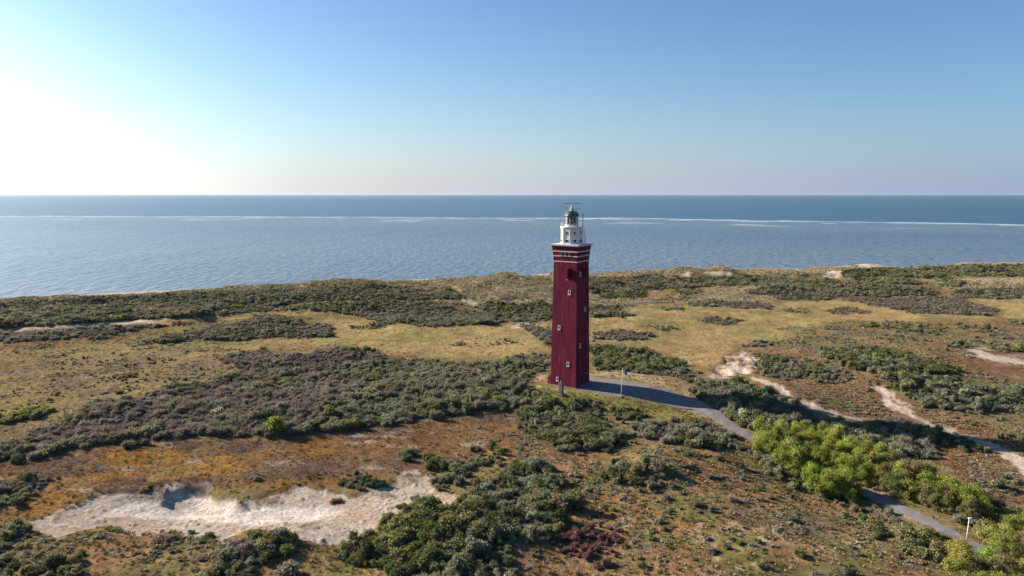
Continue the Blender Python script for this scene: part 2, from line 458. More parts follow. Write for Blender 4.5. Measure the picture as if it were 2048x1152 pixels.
def mat_plain(name, col, rough=0.8, var=0.12, scale=3.0, bump=0.0, metallic=0.0, spec=0.3, dirt=None):
    m, n, l, b = new_mat(name, rough, spec)
    b.inputs['Metallic'].default_value = metallic
    tcn = n.new('ShaderNodeTexCoord')
    no = n.new('ShaderNodeTexNoise'); no.inputs['Scale'].default_value = scale; no.inputs['Detail'].default_value = 6
    l.new(tcn.outputs['Object'], no.inputs['Vector'])
    mr = n.new('ShaderNodeMapRange'); mr.inputs[1].default_value = 0.3; mr.inputs[2].default_value = 0.7
    mr.inputs[3].default_value = 1 - var; mr.inputs[4].default_value = 1 + var
    l.new(no.outputs[0], mr.inputs[0])
    mul = n.new('ShaderNodeVectorMath'); mul.operation = 'SCALE'; mul.inputs[0].default_value = col
    l.new(mr.outputs[0], mul.inputs['Scale'])
    out = mul.outputs[0]
    if dirt:
        n2_ = n.new('ShaderNodeTexNoise'); n2_.inputs['Scale'].default_value = dirt[1]; n2_.inputs['Detail'].default_value = 5
        mp = n.new('ShaderNodeMapping'); mp.inputs['Scale'].default_value = (1, 1, 0.22)
        l.new(tcn.outputs['Object'], mp.inputs[0]); l.new(mp.outputs[0], n2_.inputs['Vector'])
        r2 = n.new('ShaderNodeMapRange'); r2.inputs[1].default_value = 0.5; r2.inputs[2].default_value = 0.72; r2.inputs[4].default_value = dirt[2]
        l.new(n2_.outputs[0], r2.inputs[0])
        mx = n.new('ShaderNodeMix'); mx.data_type = 'RGBA'; mx.inputs['B'].default_value = (*dirt[0], 1)
        l.new(r2.outputs[0], mx.inputs['Factor']); l.new(out, mx.inputs['A']); out = mx.outputs['Result']
    l.new(out, b.inputs['Base Color'])
    if bump:
        bp = n.new('ShaderNodeBump'); bp.inputs['Strength'].default_value = bump; bp.inputs['Distance'].default_value = 0.03
        l.new(no.outputs[0], bp.inputs['Height']); l.new(bp.outputs[0], b.inputs['Normal'])
    return m


def mat_ground():
    m, n, l, b = new_mat('dune_ground', 1.0, 0.0)
    at_ = n.new('ShaderNodeAttribute'); at_.attribute_name = 'col'
    geo = n.new('ShaderNodeNewGeometry')
    no = n.new('ShaderNodeTexNoise'); no.inputs['Scale'].default_value = 1.3; no.inputs['Detail'].default_value = 7; no.inputs['Roughness'].default_value = 0.7
    l.new(geo.outputs['Position'], no.inputs['Vector'])
    mr = n.new('ShaderNodeMapRange'); mr.inputs[1].default_value = 0.28; mr.inputs[2].default_value = 0.72; mr.inputs[3].default_value = 0.5; mr.inputs[4].default_value = 1.5
    l.new(no.outputs[0], mr.inputs[0])
    mul = n.new('ShaderNodeVectorMath'); mul.operation = 'SCALE'
    l.new(at_.outputs['Color'], mul.inputs[0]); l.new(mr.outputs[0], mul.inputs['Scale'])
    n2_ = n.new('ShaderNodeTexNoise'); n2_.inputs['Scale'].default_value = 0.42; n2_.inputs['Detail'].default_value = 9; n2_.inputs['Roughness'].default_value = 0.78
    l.new(geo.outputs['Position'], n2_.inputs['Vector'])
    r2 = n.new('ShaderNodeMapRange'); r2.inputs[1].default_value = 0.50; r2.inputs[2].default_value = 0.64; r2.inputs[4].default_value = 0.62
    l.new(n2_.outputs[0], r2.inputs[0])
    fa = n.new('ShaderNodeMath'); fa.operation = 'MULTIPLY'; l.new(r2.outputs[0], fa.inputs[0]); l.new(at_.outputs['Alpha'], fa.inputs[1])
    heath = n.new('ShaderNodeVectorMath'); heath.operation = 'MULTIPLY'; heath.inputs[1].default_value = (.42, .46, .52); l.new(mul.outputs[0], heath.inputs[0])
    mxx = n.new('ShaderNodeMix'); mxx.data_type = 'RGBA'; l.new(fa.outputs[0], mxx.inputs['Factor']); l.new(mul.outputs[0], mxx.inputs['A']); l.new(heath.outputs[0], mxx.inputs['B'])
    l.new(mxx.outputs['Result'], b.inputs['Base Color'])
    bp = n.new('ShaderNodeBump'); bp.inputs['Strength'].default_value = 0.8; bp.inputs['Distance'].default_value = 0.45
    l.new(no.outputs[0], bp.inputs['Height']); l.new(bp.outputs[0], b.inputs['Normal'])
    return m


def mat_foliage(name, trans=0.25):
    """leaf colour comes with each plant ('tint'), with leaf to leaf variety ('leaf')"""
    m = bpy.data.materials.new(name); m.use_nodes = True
    n, l = m.node_tree.nodes, m.node_tree.links
    n.remove(n['Principled BSDF'])
    out = n['Material Output']
    a = n.new('ShaderNodeAttribute'); a.attribute_type = 'INSTANCER'; a.attribute_name = 'tint'
    v = n.new('ShaderNodeAttribute'); v.attribute_name = 'leaf'
    mul = n.new('ShaderNodeVectorMath'); mul.operation = 'SCALE'
    l.new(a.outputs['Vector'], mul.inputs[0]); l.new(v.outputs['Fac'], mul.inputs['Scale'])
    d = n.new('ShaderNodeBsdfDiffuse'); l.new(mul.outputs[0], d.inputs['Color'])
    t = n.new('ShaderNodeBsdfTranslucent'); l.new(mul.outputs[0], t.inputs['Color'])
    mx = n.new('ShaderNodeMixShader'); mx.inputs[0].default_value = trans
    l.new(d.outputs[0], mx.inputs[1]); l.new(t.outputs[0], mx.inputs[2]); l.new(mx.outputs[0], out.inputs['Surface'])
    return m


M_GROUND = mat_ground()
M_LEAF = mat_foliage('foliage', 0.36)
M_TREE = mat_foliage('tree_leaves', 0.36)
M_TWIG = mat_foliage('twigs', 0.1)
M_WOOD = mat_plain('bark', (0.095, 0.075, 0.062), 0.95, 0.3, 2.0)

gme = np_mesh('dune_ground', np.stack([GX, GY, HG], -1).reshape(-1, 3), quads, [M_GROUND],
              {'col': ('FLOAT_COLOR', np.concatenate([C, TURF[..., None]], -1))}, smooth=True)
tag(link(bpy.data.objects.new('dune_ground', gme)), kind='structure')

# ------------------------------------------------------------------ sea
BREAK_PX = np.array([-400, 0, 300, 600, 900, 1100, 1300, 1500, 1700, 1850, 2048, 2500]); BREAK_PY = np.array([433, 433, 433.5, 434, 435, 435.5, 437, 440, 442.5, 444, 448, 455.])
u_, dy_, dz_ = ray(BREAK_PX, BREAK_PY); t_ = CAM_H / -dz_
BT = np.arctan2(u_ * t_, dy_ * t_); BR = np.hypot(u_ * t_, dy_ * t_)
sth = np.radians(np.concatenate([np.linspace(-180, -50, 30, endpoint=False), np.linspace(-50, 50, 500), np.linspace(50, 180, 31)[1:]]))
srr = np.concatenate([[1.0, 100, 180, 250], 1 / np.linspace(1 / 290., 1 / 6000., 420), [7000, 9000, 12000, 18000, 28000, 45000, 78000]])
ST, SR = np.meshgrid(sth, srr); SX = SR * np.sin(ST); SY = SR * np.cos(ST)
dB = SR - np.interp(ST, BT, BR)           # metres beyond the bar
dBw = dB + fbm(SX, SY, 300, 3, 201) * 45 + 10
brk = fbm(ST * 3000, SR * 0.0 + 3, 45, 4, 205)
foam = sstep(-30, -8, dBw) * sstep(22, 6, dBw) * (.46 + .36 * sstep(-0.5, 0.5, brk))
foam = np.maximum(foam, .34 * sstep(-120, -20, dBw) * sstep(20, 0, dBw) * sstep(-.3, .5, fbm(ST * 2500, SR * .8, 50, 4, 209)))
mid = sstep(math.radians(2), math.radians(6), ST) * sstep(math.radians(19), math.radians(14), ST)
foam = np.maximum(foam, mid * sstep(-130, -70, dB) * sstep(30, 0, dB) * sstep(0.05, 0.5, fbm(ST * 2500, SR * 0.6, 60, 4, 207)) * 0.55)
inner = sstep(-420, -200, dB) * sstep(-90, -160, dB)
foam = np.maximum(foam, inner * sstep(0.62, 0.9, fbm(SX + SY * 0.4, SY * 2.0, 120, 4, 211)) * 0.45)
turb = sstep(25, -25, dBw) * (0.62 + 0.22 * sstep(-700, -80, dB) + .28 * sstep(-600, -1100, dB)) + 0.12 * fbm(SX, SY * 2, 350, 4, 213)
turb = np.clip(turb, 0, 1)
rs = len(srr); cs = len(sth); si = np.arange(rs * cs).reshape(rs, cs)
sq = np.stack([si[:-1, :-1], si[1:, :-1], si[1:, 1:], si[:-1, 1:]], -1).reshape(-1, 4)[:, ::-1]


def mat_sea():
    m, n, l, b = new_mat('sea_water', 0.3, 0.5)
    fa = n.new('ShaderNodeAttribute'); fa.attribute_name = 'foam'
    ta = n.new('ShaderNodeAttribute'); ta.attribute_name = 'silt'
    geo = n.new('ShaderNodeNewGeometry')
    mp = n.new('ShaderNodeMapping'); mp.inputs['Rotation'].default_value = (0, 0, R(12)); mp.inputs['Scale'].default_value = (1.0, 0.42, 1)
    l.new(geo.outputs['Position'], mp.inputs[0])
    w1 = n.new('ShaderNodeTexNoise'); w1.inputs['Scale'].default_value = 0.17; w1.inputs['Detail'].default_value = 4; w1.inputs['Roughness'].default_value = 0.55
    l.new(mp.outputs[0], w1.inputs['Vector'])
    w2 = n.new('ShaderNodeTexNoise'); w2.inputs['Scale'].default_value = 0.02; w2.inputs['Detail'].default_value = 5
    l.new(mp.outputs[0], w2.inputs['Vector'])
    ad = n.new('ShaderNodeMath'); ad.operation = 'MULTIPLY_ADD'; ad.inputs[1].default_value = 1.2; l.new(w2.outputs[0], ad.inputs[0]); l.new(w1.outputs[0], ad.inputs[2])
    bp = n.new('ShaderNodeBump'); bp.inputs['Strength'].default_value = 0.9; bp.inputs['Distance'].default_value = 2.4
    l.new(ad.outputs[0], bp.inputs['Height']); l.new(bp.outputs[0], b.inputs['Normal'])
    mx = n.new('ShaderNodeMix'); mx.data_type = 'RGBA'
    mx.inputs['A'].default_value = (0.012, 0.052, 0.088, 1); mx.inputs['B'].default_value = (0.112, 0.132, 0.157, 1)
    l.new(ta.outputs['Fac'], mx.inputs['Factor'])
    mr = n.new('ShaderNodeMapRange'); mr.inputs[1].default_value = 0.3; mr.inputs[2].default_value = 0.7; mr.inputs[3].default_value = 0.6; mr.inputs[4].default_value = 1.4
    l.new(w1.outputs[0], mr.inputs[0])  # differing reflections of the wave faces put into the water colour
    sc = n.new('ShaderNodeVectorMath'); sc.operation = 'SCALE'; l.new(mx.outputs['Result'], sc.inputs[0]); l.new(mr.outputs[0], sc.inputs['Scale'])
    mf = n.new('ShaderNodeMix'); mf.data_type = 'RGBA'; mf.inputs['B'].default_value = (0.75, 0.77, 0.8, 1)
    l.new(fa.outputs['Fac'], mf.inputs['Factor']); l.new(sc.outputs[0], mf.inputs['A'])
    l.new(mf.outputs['Result'], b.inputs['Base Color'])
    return m


M_SEA = mat_sea()
sme = np_mesh('sea', np.stack([SX, SY, np.zeros_like(SX)], -1).reshape(-1, 3), sq, [M_SEA], {'foam': ('FLOAT', foam), 'silt': ('FLOAT', turb)}, smooth=True)
tag(link(bpy.data.objects.new('sea', sme)), kind='structure')


# ------------------------------------------------------------------ sea air
def add_haze():
    m = bpy.data.materials.new('sea_haze'); m.use_nodes = True; n, l = m.node_tree.nodes, m.node_tree.links
    n.remove(n['Principled BSDF'])
    v = n.new('ShaderNodeVolumePrincipled'); v.inputs['Color'].default_value = (.55, .63, .74, 1); v.inputs['Density'].default_value = HAZE; v.inputs['Anisotropy'].default_value = .3
    l.new(v.outputs[0], n['Material Output'].inputs['Volume'])
    L, z0, z1 = 80000.0, -9.5, 66.0
    V = [(-L, -L, z0), (L, -L, z0), (L, L, z0), (-L, L, z0), (-L, -L, z1), (L, -L, z1), (L, L, z1), (-L, L, z1)]
    me = bpy.data.meshes.new('haze'); me.from_pydata(V, [], [(3, 2, 1, 0), (4, 5, 6, 7), (0, 1, 5, 4), (1, 2, 6, 5), (2, 3, 7, 6), (3, 0, 4, 7)]); me.materials.append(m)
    tag(link(bpy.data.objects.new('haze', me)), 'thin sea air paling the far water', 'haze', kind='stuff')


HAZE = 1.2e-5
add_haze()

# ------------------------------------------------------------------ road
def resample(P, n):
    d = np.r_[0, np.cumsum(np.hypot(*np.diff(P, axis=0).T))]
    t = np.linspace(0, d[-1], n)
    return np.stack([np.interp(t, d, P[:, 0]), np.interp(t, d, P[:, 1])], 1)


NS = 160
rux, ruy, _ = at(*ROAD_UP.T); rlx, rly, _ = at(*ROAD_LO.T)
UA = resample(np.stack([rux, ruy], 1), NS); LA = resample(np.stack([rlx, rly], 1), NS)
UA += (np.c_[fbm(UA[:, 0], UA[:, 1], 3, 3, 501), fbm(UA[:, 0], UA[:, 1], 3, 3, 502)]) * .22; LA += (np.c_[fbm(LA[:, 0], LA[:, 1], 3, 3, 503), fbm(LA[:, 0], LA[:, 1], 3, 3, 504)]) * .22
rows = []
for k in np.linspace(0, 1, 9):
    Q = UA * (1 - k) + LA * k
    rows.append(np.c_[Q, H(Q[:, 0], Q[:, 1]) + 0.09])
RV = np.stack(rows, 1)
for _ in range(6): RV[1:-1, :, 2] = np.maximum(RV[1:-1, :, 2], (RV[:-2, :, 2] + RV[2:, :, 2]) / 2)
ri = np.arange(NS * 9).reshape(NS, 9)
rq = np.stack([ri[:-1, :-1], ri[:-1, 1:], ri[1:, 1:], ri[1:, :-1]], -1).reshape(-1, 4)
M_ROAD = mat_plain('worn_asphalt', (0.158, 0.142, 0.148), 0.95, 0.22, 0.6, 0.2, spec=0.1, dirt=((0.22, 0.175, 0.15), 0.25, 0.6))
tag(link(bpy.data.objects.new('road', np_mesh('road', RV.reshape(-1, 3), rq, [M_ROAD], smooth=True))), kind='structure')


# ------------------------------------------------------------------ mesh builder for made things
class MB:
    def __init__(self): self.v = []; self.f = []

    def box(self, c, s, rot=None, taper=1.0):
        x, y, z = s[0] / 2, s[1] / 2, s[2] / 2; o = len(self.v)
        for (a, b, d) in ((-1, -1, -1), (1, -1, -1), (1, 1, -1), (-1, 1, -1), (-1, -1, 1), (1, -1, 1), (1, 1, 1), (-1, 1, 1)):
            k = taper if d > 0 else 1
            p = Vector((a * x * k, b * y * k, d * z))
            if rot is not None: p = rot @ p
            self.v.append((p.x + c[0], p.y + c[1], p.z + c[2]))
        for q in ((3, 2, 1, 0), (4, 5, 6, 7), (0, 1, 5, 4), (1, 2, 6, 5), (2, 3, 7, 6), (3, 0, 4, 7)): self.f.append(tuple(i + o for i in q))
        return self

    def bar(self, p, q, r, n=6, r2=None):
        p = Vector(p); q = Vector(q); d = (q - p).normalized(); r2 = r if r2 is None else r2
        a = d.orthogonal().normalized(); b = d.cross(a); o = len(self.v)
        for (c, rr) in ((p, r), (q, r2)):
            for i in range(n):
                t = 2 * math.pi * i / n; w = c + (a * math.cos(t) + b * math.sin(t)) * rr; self.v.append(tuple(w))
        for i in range(n): j = (i + 1) % n; self.f.append((o + i, o + j, o + n + j, o + n + i))
        self.f.append(tuple(o + i for i in range(n))[::-1]); self.f.append(tuple(o + n + i for i in range(n)))
        return self

    def lathe(self, c, prof, n=24, phase=0.0, caps=True):
        o = len(self.v)
        for (r, z) in prof:
            for i in range(n):
                t = 2 * math.pi * i / n + phase; self.v.append((c[0] + r * math.cos(t), c[1] + r * math.sin(t), c[2] + z))
        for k in range(len(prof) - 1):
            for i in range(n): j = (i + 1) % n; a = o + k * n; self.f.append((a + i, a + j, a + n + j, a + n + i))
        if caps:
            self.f.append(tuple(o + i for i in range(n))[::-1]); a = o + (len(prof) - 1) * n; self.f.append(tuple(a + i for i in range(n)))
        return self

    def build(self, name, mat, parent=None, smooth=False, bevel=0.0):
        me = bpy.data.meshes.new(name); me.from_pydata(self.v, [], self.f); me.materials.append(mat); me.update()
        if smooth: me.polygons.foreach_set('use_smooth', [True] * len(me.polygons))
        o = link(bpy.data.objects.new(name, me), parent)
        if bevel:
            m = o.modifiers.new('bevel', 'BEVEL'); m.width = bevel; m.segments = 2; m.limit_method = 'ANGLE'
        return o


def empty(name, loc, rz=0.0):
    o = bpy.data.objects.new(name, None); scene.collection.objects.link(o); o.location = loc; o.rotation_euler = (0, 0, rz); o.empty_display_size = 0.5
    return o


# ------------------------------------------------------------------ lighthouse
def mat_redbrick():
    m, n, l, b = new_mat('painted_red_brick', 0.9, 0.06)
    tcn = n.new('ShaderNodeTexCoord'); sx = n.new('ShaderNodeSeparateXYZ'); l.new(tcn.outputs['Object'], sx.inputs[0])
    ad = n.new('ShaderNodeMath'); ad.operation = 'ADD'; l.new(sx.outputs[0], ad.inputs[0]); l.new(sx.outputs[1], ad.inputs[1])
    cb = n.new('ShaderNodeCombineXYZ'); l.new(ad.outputs[0], cb.inputs[0]); l.new(sx.outputs[2], cb.inputs[1])
    br = n.new('ShaderNodeTexBrick'); br.inputs['Scale'].default_value = 1.0
    br.inputs['Brick Width'].default_value = 0.44; br.inputs['Row Height'].default_value = 0.16; br.inputs['Mortar Size'].default_value = 0.012
    br.inputs['Color1'].default_value = (0.150, 0.0165, 0.038, 1); br.inputs['Color2'].default_value = (0.116, 0.0135, 0.031, 1); br.inputs['Mortar'].default_value = (0.095, 0.011, 0.031, 1)
    l.new(cb.outputs[0], br.inputs['Vector'])
    no = n.new('ShaderNodeTexNoise'); no.inputs['Scale'].default_value = 0.7; no.inputs['Detail'].default_value = 7; no.inputs['Roughness'].default_value = 0.65
    mp = n.new('ShaderNodeMapping'); mp.inputs['Scale'].default_value = (1, 1, 0.35); l.new(tcn.outputs['Object'], mp.inputs[0]); l.new(mp.outputs[0], no.inputs['Vector'])
    mr = n.new('ShaderNodeMapRange'); mr.inputs[1].default_value = 0.3; mr.inputs[2].default_value = 0.7; mr.inputs[3].default_value = 0.7; mr.inputs[4].default_value = 1.3
    l.new(no.outputs[0], mr.inputs[0])
    sc = n.new('ShaderNodeVectorMath'); sc.operation = 'SCALE'; l.new(br.outputs['Color'], sc.inputs[0]); l.new(mr.outputs[0], sc.inputs['Scale'])
    ns = n.new('ShaderNodeTexNoise'); ns.inputs['Scale'].default_value = 1.6; ns.inputs['Detail'].default_value = 6; ns.inputs['Roughness'].default_value = 0.7
    ms_ = n.new('ShaderNodeMapping'); ms_.inputs['Scale'].default_value = (1, 1, 0.07); l.new(tcn.outputs['Object'], ms_.inputs[0]); l.new(ms_.outputs[0], ns.inputs['Vector'])
    rs_ = n.new('ShaderNodeMapRange'); rs_.inputs[1].default_value = 0.54; rs_.inputs[2].default_value = 0.72; rs_.inputs[4].default_value = 0.42
    l.new(ns.outputs[0], rs_.inputs[0])
    mz = n.new('ShaderNodeMix'); mz.data_type = 'RGBA'; mz.inputs['B'].default_value = (.24, .13, .14, 1)
    l.new(rs_.outputs[0], mz.inputs['Factor']); l.new(sc.outputs[0], mz.inputs['A'])
    l.new(mz.outputs['Result'], b.inputs['Base Color'])
    bp = n.new('ShaderNodeBump'); bp.inputs['Strength'].default_value = 0.5; bp.inputs['Distance'].default_value = 0.02
    l.new(br.outputs['Fac'], bp.inputs['Height']); bp.invert = True; l.new(bp.outputs[0], b.inputs['Normal'])
    return m


M_RED = mat_redbrick()
M_WHITE = mat_plain('white_paint', (0.66, 0.64, 0.61), 0.55, 0.06, 1.5, spec=0.4, dirt=((0.42, 0.38, 0.33), 0.9, 0.55))
M_BAND = mat_plain('white_band_paint', (0.52, 0.49, 0.50), 0.7, 0.08, 2.0, dirt=((0.45, 0.38, 0.38), 1.2, 0.4))
M_SLAB = mat_plain('grey_concrete', (0.42, 0.42, 0.42), 0.8, 0.12, 1.5)
M_GLASS = mat_plain('dark_glass', (0.012, 0.018, 0.03), 0.2, 0.1, 2.0, spec=0.25)
M_DARK = mat_plain('dark_paint', (0.015, 0.015, 0.02), 0.6, 0.2, 2.0)
M_COPPER = mat_plain('dome_green', (0.022, 0.072, 0.095), 0.45, 0.25, 1.2, dirt=((0.16, 0.30, 0.26), 0.8, 0.5))
M_STEEL = mat_plain('grey_steel', (0.20, 0.21, 0.22), 0.5, 0.1, 3.0, metallic=0.3)
M_GALV = mat_plain('pale_steel', (0.42, 0.43, 0.44), 0.5, 0.1, 3.0)
M_LENS = mat_plain('lens_prisms', (0.16, 0.17, 0.07), 0.15, 0.5, 6.0, spec=0.9)
M_STONE = mat_plain('grey_stone', (0.15, 0.135, 0.135), 0.9, 0.2, 1.5, 0.3)
M_GREYPIPE = mat_plain('red_paint', (0.155, 0.015, 0.046), 0.7, 0.1, 1.0)

A = R(33.3)
S0, S1, ZT = 8.23, 7.22, 43.35
lh = empty('lighthouse', (TOWER[0], TOWER[1], 0), -A)
tag(lh, 'tall square dark red brick lighthouse with white lantern and green dome', 'lighthouse')


def side(z): return S0 + (S1 - S0) * np.clip((z - TOWER_Z) / (ZT - TOWER_Z), 0, 1)


def zpy(py, Y):
    v = (576 - py) / FPX
    return CAM_H + Y * (-SP + v * CP) / (CP + v * SP)


def square_loft(rings, cap=True):
    mb = MB(); o = 0
    for (s, z) in rings:
        h = s / 2; mb.v += [(-h, -h, z), (h, -h, z), (h, h, z), (-h, h, z)]
    for k in range(len(rings) - 1):
        for i in range(4): j = (i + 1) % 4; mb.f.append((4 * k + i, 4 * k + j, 4 * k + 4 + j, 4 * k + 4 + i))
    if cap: mb.f.append((3, 2, 1, 0)); e = 4 * (len(rings) - 1); mb.f.append((e, e + 1, e + 2, e + 3))
    return mb


square_loft([(S0, 6.5), (S0, TOWER_Z)] + [(float(side(z)), z) for z in np.linspace(TOWER_Z + 5, ZT, 8)]).build('brick_shaft', M_RED, lh)
square_loft([(8.62, 7.0), (8.62, 8.12), (8.26, 8.2)]).build('plinth', M_STONE, lh)
square_loft([(7.30, ZT + .26), (7.48, 44.87), (7.78, 46.17), (8.12, 47.72)]).build('flared_cornice', M_RED, lh)
for (z, s) in ((ZT, 7.40), (44.87, 7.66), (46.17, 7.94)):
    square_loft([(s, z - .002), (s + .02, z + .25)]).build('white_band', M_BAND, lh)
square_loft([(8.45, 47.722), (8.72, 47.9), (8.72, 48.22), (8.6, 48.26)]).build('gallery_slab', M_SLAB, lh, bevel=0.02)


def window(face, along, z, w=0.80, h=1.18, wm=None):
    """face 0: local -Y, face 1: local +X; frame stands proud of the wall, pane recessed inside the frame"""
    sl = (S0 - S1) / 2 / (ZT - TOWER_Z)
    def P(a, zz, out):
        off = float(side(zz)) / 2 + out if zz < ZT else 3.65 + (zz - 43.6) * 0.112 + out
        return (a, -off, zz) if face == 0 else (off, a, zz)
    t = 0.17
    fm = MB()
    def slab(a0, a1, z0, z1, o0, o1):
        o = len(fm.v)
        for oo in (o0, o1): fm.v += [P(a0, z0, oo), P(a1, z0, oo), P(a1, z1, oo), P(a0, z1, oo)]
        for q in ((0, 1, 2, 3), (7, 6, 5, 4), (0, 4, 5, 1), (1, 5, 6, 2), (2, 6, 7, 3), (3, 7, 4, 0)): fm.f.append(tuple(i + o for i in q))
    slab(along - w / 2, along + w / 2, z - h / 2, z - h / 2 + t, -.03, .10)
    slab(along - w / 2, along + w / 2, z + h / 2 - t, z + h / 2, -.03, .10)
    slab(along - w / 2, along - w / 2 + t, z - h / 2 + t, z + h / 2 - t, -.03, .09)
    slab(along + w / 2 - t, along + w / 2, z - h / 2 + t, z + h / 2 - t, -.03, .09)
    f = fm.build('window', wm or M_BAND, lh)
    fm = MB(); t2 = t - .002
    o = 0
    globals()
    fm2 = MB()
    def slab2(a0, a1, z0, z1, o0, o1):
        for oo in (o0, o1): fm2.v.extend([P(a0, z0, oo), P(a1, z0, oo), P(a1, z1, oo), P(a0, z1, oo)])
        for q in ((0, 1, 2, 3), (7, 6, 5, 4), (0, 4, 5, 1), (1, 5, 6, 2), (2, 6, 7, 3), (3, 7, 4, 0)): fm2.f.append(q)
    slab2(along - w / 2 + t2, along + w / 2 - t2, z - h / 2 + t2, z + h / 2 - t2, -.02, .02)
    fm2.build('pane', M_GLASS, f)
    fm2 = MB(); slab2(along - w / 2 - .08, along + w / 2 + .08, z - h / 2 - .12, z - h / 2 - .004, -.03, .17); fm2.build('sill', M_SLAB, f)
    return f


def left_x(frac, z): return (frac - .5) * float(side(z))


for (frac, py) in ((.70, 585), (.30, 655), (.68, 728), (.27, 757.5)):
    Y = 185.2 + (1 - frac) * 4.4 + .3; z = float(zpy(py, Y)); window(0, left_x(frac, z), z)
for (frac, py) in ((.27, 548), (.67, 617.5), (.29, 691)):
    Y = 185.2 + frac * 6.6 + .3; z = float(zpy(py, Y)); window(1, left_x(frac, z), z)
# small openings in the cornice frieze, three on each face
for face in (0, 1):
    for k in (-1, 0, 1):
        window(face, 0.1 + k * 1.35, 45.65, 0.66, 0.9, M_STONE if face == 0 else M_GREYPIPE)
# fins standing out from the wall beside the upper windows
zb0 = float(zpy(558, 186.5)); zb1 = float(zpy(536.5, 186.5))
b_ = MB().box((1.35, -(float(side(zb0)) / 2) - .72, (zb0 + zb1) / 2), (.42, 1.5, zb1 - zb0)).build('projecting_bay', M_RED, lh, bevel=.02)
MB().box((1.35, -(float(side(zb0)) / 2) - 1.3, zb0 - .09), (.3, .3, .18)).build('lamp', M_WHITE, b_)
zb0 = float(zpy(554, 189)); zb1 = float(zpy(536.5, 189))
MB().box((float(side(zb0)) / 2 + .4, 0.25, (zb0 + zb1) / 2), (.9, .42, zb1 - zb0)).build('projecting_bay', M_RED, lh, bevel=.02)
# door with a small lamp over it, right face
zd = TOWER_Z
dr = MB(); hw = .62
dr.box((S0 / 2 + .02, 0.1, zd + 1.25), (.10, 2 * hw, 2.5))
for i in range(8):
    t0 = math.pi * i / 8; t1 = math.pi * (i + 1) / 8; o = len(dr.v)
    for xx in (S0 / 2 - .04, S0 / 2 + .06):
        dr.v += [(xx, 0.1, zd + 2.502), (xx, 0.1 + hw * math.cos(t0), zd + 2.502 + hw * math.sin(t0)), (xx, 0.1 + hw * math.cos(t1), zd + 2.502 + hw * math.sin(t1))]
    dr.f += [(o, o + 1, o + 2), (o + 5, o + 4, o + 3), (o + 1, o + 4, o + 5, o + 2)]
door = dr.build('door', M_DARK, lh)
MB().bar((S0 / 2 - .1, 1.0, zd + 3.55), (S0 / 2 + .55, 1.0, zd + 3.6), .05).box((S0 / 2 + .6, 1.0, zd + 3.55), (.35, .3, .16)).build('door_lamp', M_GALV, lh)
# low red annex against the far left wall
MB().box((-S0 / 2 - .68, -2.3, TOWER_Z + .75), (1.34, 2.4, 3.4)).build('annex', M_GREYPIPE, lh, bevel=.03)
MB().box((-S0 / 2 - 1.1, -3.57, TOWER_Z + 2.1), (.22, .12, .22)).build('annex_lamp', M_WHITE, lh)

# white lamp house, twelve sided with pilasters
LX, LY = -.05, .0
NP = 8; PH = math.pi / 8
MB().lathe((LX, LY, 48.262), [(3.12, 0), (3.12, .25), (3.02, .3), (3.02, 4.2), (3.16, 4.3), (3.16, 4.45)], NP, PH).build('lamp_house', M_WHITE, lh)
for k in range(NP):
    t = 2 * math.pi * k / NP + PH
    MB().box((LX + 3.0 * math.cos(t), LY + 3.0 * math.sin(t), 48.262 + 2.25), (.30, .34, 3.85), Matrix.Rotation(t, 3, 'Z')).build('pilaster', M_WHITE, lh)
for k in range(NP):
    t = 2 * math.pi * (k + .5) / NP + PH; rot = Matrix.Rotation(t, 3, 'Z'); ap = 3.02 * math.cos(math.pi / NP)
    def put(rad, z, s, m, nm, par=lh):
        return MB().box((LX + rad * math.cos(t), LY + rad * math.sin(t), z), s, rot).build(nm, m, par)
    f = put(ap + .02, 51.35, (.10, .66, 1.0), M_WHITE, 'small_window'); put(ap + .045, 51.35, (.10, .46, .78), M_GLASS, 'pane', f)
    f = put(ap + .03, 49.15, (.12, 1.15, 1.0), M_WHITE, 'vent_opening'); put(ap + .06, 49.15, (.12, .92, .66), M_GLASS, 'pane', f)
# lantern gallery with rail
MB().lathe((LX, LY, 52.714), [(2.9, 0), (3.25, .14), (3.25, .3), (1.8, .302)], 36).build('lantern_gallery', M_WHITE, lh)
rl = MB()
for k in range(16):
    t = 2 * math.pi * k / 16
    rl.bar((LX + 3.15 * math.cos(t), LY + 3.15 * math.sin(t), 53.0), (LX + 3.15 * math.cos(t), LY + 3.15 * math.sin(t), 54.02), .028, 5)
    t2 = 2 * math.pi * (k + 1) / 16
    for zz in (53.36, 53.7, 54.02):
        rl.bar((LX + 3.15 * math.cos(t), LY + 3.15 * math.sin(t), zz), (LX + 3.15 * math.cos(t2), LY + 3.15 * math.sin(t2), zz), .026, 5)
rl.build('gallery_railing', M_GALV, lh)
# lantern: sill wall, mullions, clear glazing round the green prisms
MB().lathe((LX, LY, 53.017), [(1.86, 0), (1.86, .5), (1.78, .55)], 24).build('lantern_sill', M_WHITE, lh)


def mat_clear():
    m = bpy.data.materials.new('lantern_glass'); m.use_nodes = True
    n, l = m.node_tree.nodes, m.node_tree.links; n.remove(n['Principled BSDF'])
    tr = n.new('ShaderNodeBsdfTransparent'); tr.inputs[0].default_value = (.86, .9, .88, 1)
    gl = n.new('ShaderNodeBsdfGlossy'); gl.inputs['Roughness'].default_value = .05
    fr = n.new('ShaderNodeFresnel'); fr.inputs[0].default_value = 1.5
    mx = n.new('ShaderNodeMixShader'); l.new(fr.outputs[0], mx.inputs[0]); l.new(tr.outputs[0], mx.inputs[1]); l.new(gl.outputs[0], mx.inputs[2])
    l.new(mx.outputs[0], n['Material Output'].inputs['Surface'])
    return m


